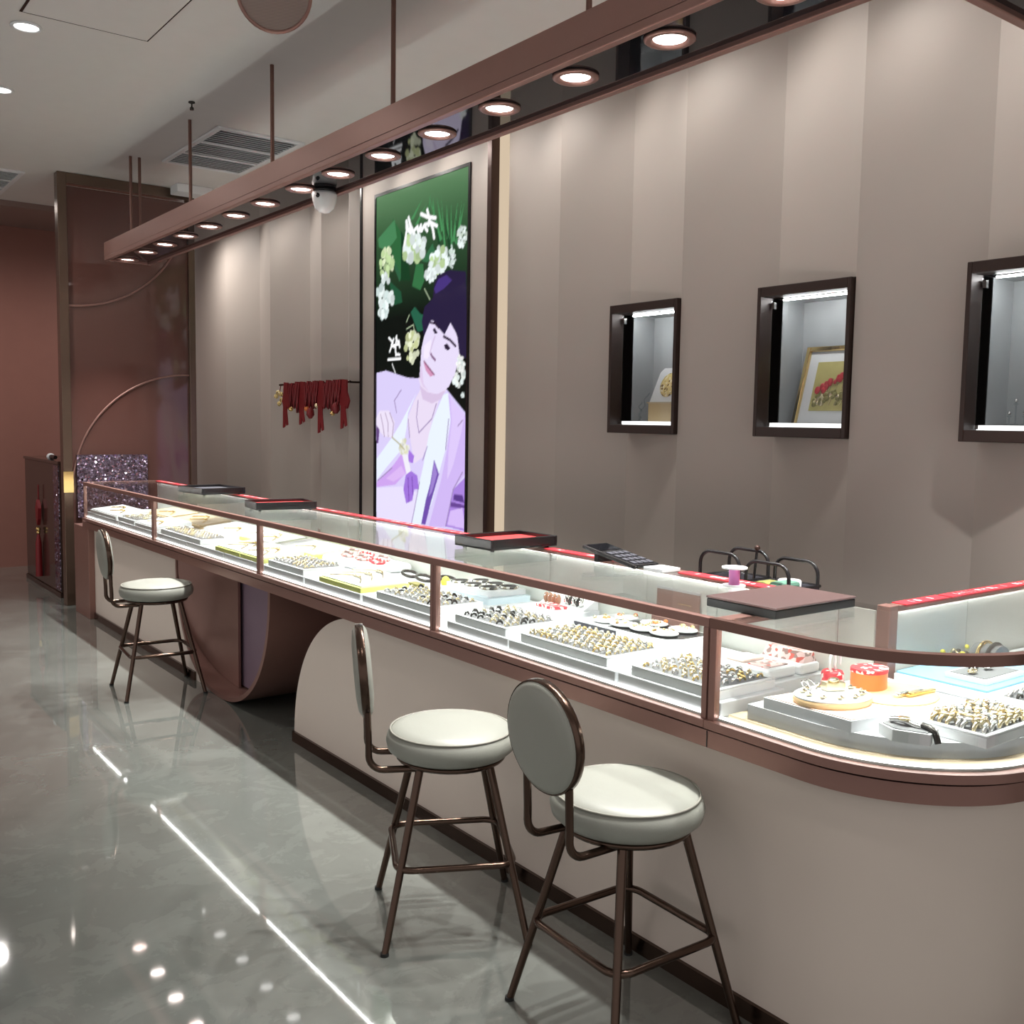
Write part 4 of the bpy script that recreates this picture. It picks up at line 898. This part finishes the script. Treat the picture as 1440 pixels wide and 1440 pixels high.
# case in front of the screen
riser(1.998, 2.262, 3.115, 3.68, 'pale grey riser under the ring tray next to the lime edged card')
ring_tray(2.008, 2.235, 3.14, 3.58, .825, 'white ring tray left of the post, front of the case before the screen', 5, 10, ['darkm', 'silver', 'goldp'], 'small dark ring in the tray beside the lime edged card', 'rings beside the lime card', .03, sc=1.3)
riser(1.998, 2.262, 3.70, 4.235, 'pale grey riser under the lime edged white card')
def card(x0, x1, y0, y1, z0, edge, label, face='white'):
    t = thing('display_card', ((x0 + x1) / 2, (y0 + y1) / 2, z0), label, 'display card', 'display cards in the far cases')
    MB().box(x0, x1, y0, y1, z0, z0 + .022).build('edge_board', edge, t, .002)
    MB().prism([(x0 + .01, z0 + .0225), (x1 - .01, z0 + .0225), (x1 - .01, z0 + .05), (x0 + .01, z0 + .028)], y0 + .01, y1 - .01, axis='y').build('card_face', M[face], t)
    return t
def necklace(x0, y0, ln, z, m, label, group, dz=.006):
    q = MB(); q.tube([(x0 + .03 * math.sin(PI * i / 12) * 2, y0 + ln * i / 12, z + dz * 3 * math.sin(PI * i / 12)) for i in range(13)], .0035, 6)
    for i in (5, 6, 7): q.ball((x0 + .03 * math.sin(PI * i / 12) * 2 + .004, y0 + ln * i / 12, z + dz * 3 * math.sin(PI * i / 12)), .008, 0, 8)
    return tag(q.build('necklace', m), label, 'necklace', group)
card(2.005, 2.245, 3.71, 4.10, .825, M['yellow'], 'white display card with lime yellow edge before the screen, front row')
for i in range(3): necklace(2.03 + i * .055, 3.76, .28, .862 + i * .006, M['goldp'], 'fine gold chain on the lime edged card before the screen', 'chains on the front lime card', .002)
riser(1.998, 2.262, 4.25, 4.70, 'pale grey riser under the patterned ring tray before the screen')
ring_tray(2.008, 2.225, 4.27, 4.67, .825, 'white ring tray at the far end of the case before the screen', 6, 9, None, '', '', .03, STUFF, 1.3)
riser(2.275, 2.52, 3.67, 4.06, 'pale grey back riser under the olive card and black bracelets')
riser(2.275, 2.52, 4.08, 4.70, 'pale grey back riser under the padded bracelet pillow')
tag(MB().box(2.29, 2.33, 3.72, 3.80, .8255, .838).build('olive_card', M['olive'], None, .002), 'small olive green card beside the black bracelets', 'card')
def bracelet(x, y, z, m, label, group, r_=.03): 
    q = MB(); q.tube([(x + r_ * math.cos(a), y + r_ * 1.2 * math.sin(a), z + r_ * .25 * math.sin(a)) for a in np.linspace(0, 2 * PI, 17)[:-1]], .0075, 7, True); return tag(q.build('bracelet', m), label, 'bracelet', group)
for x, y in ((2.40, 3.84), (2.41, 3.98), (2.47, 3.75)): bracelet(x, y, .842, M['darkm'], 'black bracelet on the white riser in front of the screen', 'black bracelets', .034)
t = thing('bracelet_pillow', (2.40, 4.38, .825), 'white padded pillow with pinkish bracelets in the case before the screen', 'pillow')
MB().box(2.29, 2.51, 4.12, 4.66, .825, .866).build('cushion', M['white'], t, .018)
for i in range(6): bracelet(2.36 + .07 * (i % 2), 4.20 + i * .075, .879, M['pinkj'] if i % 3 else M['redwhite'], 'reddish beaded bracelet on the white padded pillow', 'bracelets on the pillow', .032)
# case above the U arch
for k, (a, b_) in enumerate(((4.735, 5.24), (5.25, 5.82), (5.83, 6.37))): riser(1.998, 2.262, a, b_, ['pale grey riser above the near side of the copper U arch', 'pale grey riser above the middle of the copper U arch', 'pale grey riser above the far side of the copper U arch'][k])
riser(2.275, 2.52, 4.735, 6.37, 'long pale grey back riser in the case above the U arch')
card(2.003, 2.25, 4.74, 5.02, .825, M['yellow'], 'lime edged card nearest, in the case above the U arch')
card(2.003, 2.25, 5.03, 5.38, .825, M['yellow'], 'lime edged card second, in the case above the U arch')
card(2.29, 2.515, 4.75, 5.25, .825, M['yellow'], 'lime edged card at the back of the U arch case, near half')
card(2.29, 2.515, 5.28, 5.75, .825, M['yellow'], 'lime edged card at the back of the U arch case, middle')
card(2.29, 2.515, 5.78, 6.35, .825, M['whiteg'], 'white display card at the back of the U arch case, far half')
for i, (x, y) in enumerate(((2.04, 4.80), (2.10, 4.80), (2.04, 5.09), (2.10, 5.09), (2.33, 4.85), (2.33, 5.36), (2.38, 5.40), (2.33, 5.90))):
    necklace(x, y, .2, .862 + (.006 if x in (2.10, 2.38) else 0), M['gold'] if i % 2 else M['goldp'], 'gold necklace lying on a pale card in the case above the U arch', 'necklaces in the U arch case', .002)
ring_tray(2.006, 2.18, 5.62, 6.32, .825, 'long silver ring tray in the case above the U arch', 4, 16, None, '', '', .03, STUFF, 1.25)
# farthest case
for k, (a, b_) in enumerate(((6.405, 7.2), (7.22, 8.04))): riser(1.998, 2.262, a, b_, ['pale grey riser, near half of the farthest case', 'pale grey riser, far half of the farthest case'][k])
riser(2.275, 2.52, 6.405, 8.04, 'long pale grey back riser in the farthest case')
card(2.003, 2.25, 6.42, 6.85, .825, M['whiteg'], 'white display card nearest, front row of the farthest case')
card(2.003, 2.25, 7.30, 7.98, .825, M['whiteg'], 'white display card, far end of the farthest case')
card(2.29, 2.515, 6.42, 7.0, .825, M['tan'], 'tan edged display card at the back of the farthest case', 'beige')
card(2.29, 2.515, 7.05, 7.6, .825, M['tan'], 'second tan edged display card at the back of the farthest case', 'beige')
for i, (x, y) in enumerate(((2.05, 6.5), (2.34, 6.5), (2.40, 6.62), (2.34, 7.15), (2.06, 7.4), (2.12, 7.6))): necklace(x, y, .25, .862 + (.006 if x > 2.38 or x == 2.12 else 0), M['gold'], 'gold necklace lying on a card in the farthest case', 'necklaces in the farthest case', .002)
ring_tray(2.006, 2.24, 6.88, 7.25, .825, 'white ring tray in the middle of the farthest case', 4, 8, None, '', '', .03, STUFF, 1.25)
tag(STUFF.build('finger_ring', [M['silver'], M['stone'], M['goldp']]), 'rows of tiny rings in the far ring trays', 'rings', kind='stuff')

# curved corner case --------------------------------------------------------------------------------
tag(MB().prism(path(.026, 1.70) + [(3.66, 1.59), (2.525, 1.59), (2.525, 1.70)], DZ, .80).build('curved_base_step', M['beige']), 'beige curved lower step lining the corner case', 'step')
tag(MB().prism(path(.040, 1.65) + [(3.65, 1.585), (2.52, 1.585), (2.52, 1.65)], .8005, .838).build('curved_step', M['riser']), 'pale grey curved step filling the corner case', 'step')
Z2 = .838
tag(MB().prism([(2.025, 1.352), (2.42, 1.295), (2.47, 1.545), (2.02, 1.605)], Z2, .8655).build('card_slab', [M['riser']], None, .002), 'pale grey slab with pink top under the white jewellery plate', 'slab')
tag(MB().prism([(2.03, 1.358), (2.415, 1.302), (2.464, 1.54), (2.026, 1.598)], .8657, .868).build('pink_card', M['pink']), 'thin pale pink card on the slab under the white jewellery plate', 'card')
ZS = .868
tag(MB().lathe([(0, 0), (.12, 0), (.122, .002), (.12, .004), (0, .004)], (2.318, 1.43, ZS), 36, sy=.9).build('peach_disc', M['peach']), 'flat peach disc under the orange box and gold bars', 'disc')
t = thing('jewellery_plate', (2.125, 1.475, ZS), 'white oval plate on orange rim with gold flower jewellery', 'plate')
m3 = Matrix.Rotation(R(-20), 3, 'Z')
MB().lathe([(0, 0), (.098, 0), (.102, .006), (.100, .016), (0, .016)], (2.125, 1.475, ZS), 40, M3=m3, sy=.78).build('rim_base', M['peach'], t)
MB().lathe([(0, .0162), (.100, .0162), (.101, .019), (.096, .0215), (0, .023)], (2.125, 1.475, ZS), 40, M3=m3, sy=.78).build('plate_top', M['white'], t)
zp = ZS + .0225
for i in range(11):
    a = R(i * 33 - 40); v = m3 @ Vector((.078 * math.cos(a), .058 * math.sin(a), 0)); x, y = 2.125 + v.x, 1.475 + v.y
    q = MB(); q.ball((x, y, zp + .004), .007, 0, 8, (1.4, .9, .6)); q.ball((x + .007, y + .004, zp + .004), .005, 1, 8); q.tube([(x - .010, y, zp + .003), (x + .012, y - .006, zp + .004)], .002, 5)
    tag(q.build('earring', [M['goldp'], M['silver']]), 'small gold and silver earring on the rim of the white oval plate', 'earring', 'earrings around the oval plate')
q = MB(); q.prism([(2.12, 1.49), (2.165, 1.465), (2.175, 1.49), (2.13, 1.515)], zp + .002, zp + .022); q.ball((2.148, 1.49, zp + .026), .014, 0, 8, (1.4, 1, .5)); tag(q.build('gold_brooch', M['goldp'], None, .003), 'pale gold brooch in the centre of the white oval plate', 'brooch')
q = MB()
for a in (70, 115): q.tube([(2.09 + .03 * math.cos(R(a)) + .011 * math.cos(R(k * 36)), 1.52 + .012 * math.sin(R(k * 36)), zp + .015 + .011 * math.sin(R(k * 36))) for k in range(10)], .002, 5, True)
tag(q.build('hoop_earring', M['silver']), 'pair of silver hoops at the back of the oval plate', 'earring')
t = thing('trinket_box', (2.315, 1.505, ZS + .004), 'orange round trinket box with red and white patterned lid in the corner case', 'trinket box')
hp = [(2.315 + .052 * math.cos(R(a)) * (1 + .10 * math.cos(R(a))), 1.50 + .044 * math.sin(R(a))) for a in range(0, 360, 12)]
MB().prism(hp, ZS + .004, ZS + .046, sm=True).build('box_body', M['orange'], t)
MB().prism([(2.315 + (x - 2.315) * 1.03, 1.50 + (y - 1.50) * 1.03) for x, y in hp], ZS + .0465, ZS + .056, sm=True).build('lid', M['redwhite'], t)
t = thing('patterned_pot', (2.325, 1.617, Z2), 'red and white patterned pot behind the orange trinket box', 'pot')
MB().lathe([(0, 0), (.026, 0), (.03, .04), (.03, .085), (.026, .09), (0, .09)], (2.325, 1.617, Z2 - .037), 20).build('pot_body', M['redwhite'], t)
q = MB()
for k in range(2): q.tube([(2.315 + .028 * k + .013 * math.cos(a), 1.612 + .004 * k, Z2 + .078 + .025 * math.sin(a)) for a in np.linspace(-.5, 4.2, 10)], .004, 6)
q.build('white_handle', M['white'], t)
for i, (m_, dx) in enumerate(((M['silver'], 0), (M['gold'], .03))):
    q = MB(); q.box(-.055, .055, -.006, .006, 0, .008); q.box(-.045, -.005, -.007, .007, .008, .011)
    o = q.build('gold_bar', [m_], None, .002); o.location = (2.335 + dx, 1.395 - dx * .5, ZS + .0045); o.rotation_euler = (0, 0, R(-4)); tag(o, ['silver hair bar on the peach disc', 'gold hair bar on the peach disc'][i], 'hair bar')
ring_tray(2.175, 2.425, 1.105, 1.268, Z2, 'wide white tray of chunky gold rings in front of the corner case', 6, 7, ['goldp', 'goldp', 'silver'], 'chunky pale gold ring in the corner case tray', 'rings in the corner tray', .03, sc=1.8)
ring_tray(2.535, 2.78, 1.12, 1.275, Z2, 'white ring tray at the right photo edge in the corner case', 6, 5, ['silver', 'darkm'], 'silver ring in the tray at right photo edge', 'rings at right edge', .03, sc=1.4)
t = thing('watch_stand', (2.09, 1.25, Z2), 'small white wedge with a silver watch at the front of the corner case', 'watch stand')
MB().prism([(2.052, 1.262), (2.085, 1.188), (2.150, 1.205), (2.118, 1.315), (2.075, 1.312)], Z2, Z2 + .027).build('wedge', M['white'], t, .002)
MB().prism([(2.060, 1.262), (2.088, 1.197), (2.143, 1.210), (2.114, 1.307), (2.078, 1.304)], Z2 + .0272, Z2 + .029).build('insert', M['foam'], t)
t = thing('wrist_watch', (2.10, 1.25, Z2 + .03), 'silver and gold watch draped on the white wedge', 'watch')
q = MB(); q.tube([(2.095 + .012 * k * .2, 1.295 - k * .014, Z2 + .036 + .004 * math.sin(k)) for k in range(6)], .007, 8); q.build('strap', M['silver'], t)
MB().lathe([(0, 0), (.013, 0), (.013, .006), (0, .007)], (2.098, 1.262, Z2 + .042), 18).build('dial', M['goldp'], t)
q = MB(); q.tube([(2.108, 1.222, Z2 + .037), (2.108, 1.205, Z2 + .036), (2.105, 1.188, Z2 + .028), (2.102, 1.178, Z2 + .006)], .0075, 8); q.build('strap_tail', M['darkm'], t)
tag(MB().box(2.545, 3.0, 1.298, 1.57, Z2, Z2 + .026).build('display_riser', M['riser'], None, .003), 'pale grey riser under the sky blue card', 'riser')
tag(MB().box(2.55, 2.995, 1.303, 1.565, Z2 + .0262, Z2 + .032).build('blue_card', M['blue'], None, .001), 'sky blue card in the corner case at the right edge', 'card')
zb = Z2 + .032
t = thing('jewellery_tray', (2.70, 1.39, zb), 'small white tray of dark jewels on the sky blue card', 'tray')
MB().box(2.60, 2.80, 1.33, 1.45, zb, zb + .014).build('tray_body', M['white'], t, .002); MB().box(2.61, 2.79, 1.34, 1.44, zb + .0142, zb + .016).build('insert', M['foam'], t)
for i in range(4): pendant(2.635 + i * .042, 1.39 + .02 * (i % 2), zb + .024, [M['goldp'], M['black'], M['silver'], M['darkm']][i], ['pale gold', 'black', 'silver', 'dark metal'][i] + ' pendant in the small tray on the blue card', 'pendants on the blue card', (1.5, .8, .5))
q = MB(); rnd = random.Random(4)
for k in range(26): q.ball((2.775 + rnd.gauss(0, .026), 1.52 + rnd.gauss(0, .010), zb + .012 + abs(rnd.gauss(0, .013))), rnd.uniform(.006, .011), k % 3, 8)
tag(q.build('flower_cluster', [M['goldp'], M['lemon'], M['darkm']]), 'gold flower cluster ornament behind the curved rail on the blue card', 'ornament')
t = thing('bracelet_stand', (2.95, 1.50, Z2 + .032), 'dark half round bracelet stand at the right photo edge', 'stand')
MB().prism([(2.90 + .05 - .05 * math.cos(R(a)), zb + .038 * math.sin(R(a))) for a in range(0, 181, 12)], 1.47, 1.545, axis='y', sm=False).build('half_cylinder', M['foam'], t)
for k in range(2):
    q = MB(); q.tube([(2.95 - .051 * math.cos(R(a)), 1.49 + k * .03, zb + .002 + .040 * math.sin(R(a))) for a in range(10, 171, 16)], .006, 7); tag(q.build('bracelet', M['gold'] if k else M['darkm']), ['dark bracelet on the half round stand', 'gold bracelet on the half round stand'][k], 'bracelet')
# pale pink jewel trays behind the post
for k, (x0, x1, y0, y1) in enumerate(((2.285, 2.41, 1.80, 1.98), (2.42, 2.51, 1.79, 1.96))):
    t = thing('jewellery_tray', ((x0 + x1) / 2, (y0 + y1) / 2, .825), ['pale pinkish tray with soft cards behind the corner post, front', 'pale pinkish tray with pendant bar behind the corner post, back'][k], 'tray')
    MB().box(x0, x1, y0, y1, .825, .856).build('tray_body', M['white'], t, .008)
    if k == 0:
        MB().box(x0 + .015, x1 - .015, y0 + .02, y0 + .09, .8562, .859).build('insert', M['pinkj'], t); MB().box(x0 + .01, x1 - .02, y0 + .10, y1 - .01, .8562, .866).build('pad', M['pink'], t, .004)
    else: MB().prism([(x0 + .02, .8562), (x1 - .005, .8562), (x1 - .02, .885), (x0 + .04, .885)], y0 + .01, y1 - .01, axis='y').build('pendant_bar', M['pinkj'], t)

# ================================================================== stools
def make_stool(label):
    t = thing('counter_stool', (0, 0, 0), label, 'stool', 'ivory counter stools with bronze legs')
    zs = .53
    pr = [(0, 0), (.150, .0), (.178, .006), (.196, .022), (.201, .045), (.196, .066), (.186, .076)]
    s_ = MB().lathe([(r_, zs + z_) for r_, z_ in pr] + [(.180, zs + .082), (.150, zs + .090), (.09, zs + .095), (0, zs + .097)], n=48).build('seat', M['leather'], t)
    MB().tube([(.188 * math.cos(a), .188 * math.sin(a), zs + .0785) for a in np.linspace(0, 2 * PI, 49)[:-1]], .0032, 6, True).build('piping', M['pipe'], s_)
    MB().lathe([(0, zs - .014), (.165, zs - .014), (.170, zs - .008), (.170, zs - .0005), (0, zs - .0005)], n=40).build('seat_plate', M['bronze'], t)
    for sx in (-1, 1):
        for sy in (-1, 1):
            q = MB(); q.tube([(sx * .105, sy * .105, zs - .012), (sx * .212, sy * .212, .004)], [.0125, .0105], 14); l_ = q.build('leg', M['bronze'], t)
            MB().lathe([(.0125, 0), (.0125, .010)], (sx * .2125, sy * .2125, 0), 12).build('rubber_foot', M['rubber'], l_)
    zr = .235; h = .176; cr = .05; pts = []
    for cx_, cy_, a0 in ((h - cr, h - cr, 0), (-h + cr, h - cr, 90), (-h + cr, -h + cr, 180), (h - cr, -h + cr, 270)): pts += [(x, y, zr) for x, y in arc(cx_, cy_, cr, a0, a0 + 90, 6)]
    MB().tube(pts, .0105, 10, True).build('footrest', M['bronze'], t)
    # round back on two bent tubes, leaning slightly
    xb, zb, rb = -.272, .795, .142
    lean = Matrix.Rotation(R(-90 - 5), 3, 'Y'); c_ = Vector((xb, 0, zb))
    cu = MB()
    cu.lathe([(0, .028), (.08, .027), (.122, .022), (.137, .013), (.1375, .011)], c_, 44, M3=lean); cu.lathe([(.1375, -.011), (.137, -.013), (.122, -.022), (.08, -.027), (0, -.028)], c_, 44, M3=lean)
    b_ = cu.build('back_cushion', M['leather'], t)
    MB().lathe([(.1365, -.0125), (rb - .002, -.0125), (rb, -.010), (rb, .010), (rb - .002, .0125), (.1365, .0125), (.1365, -.0125)], c_, 52, M3=lean).build('back_rim', M['bronze'], b_)
    for sy in (-1, 1):
        y = sy * .085; zt = zb - math.sqrt(rb ** 2 - .085 ** 2) + .008
        pts = [(xb + .012, y, zt), (xb + .016, y, .585)] + [(x, y, z_) for x, z_ in arc(xb + .061, .557, .045, 180, 270, 6)] + [(-.10, y * .95, zs - .020)]
        MB().tube(pts, .0105, 10).build('back_tube', M['bronze'], t)
    return t
st = make_stool('ivory round backed stool nearest the camera, at right before the counter')
for i, (x, y, a, l_) in enumerate(((1.768, 1.83, -2, None), (1.685, 2.53, -27, 'ivory stool in the middle, seen from the side of its thin back'), (1.78, 5.70, -5, 'farthest ivory stool, beside the copper U arch'))):
    o = st if i == 0 else copy_tree(st)
    o.location = (x, y, 0); o.rotation_euler = (0, 0, R(a))
    if l_: o['label'] = l_
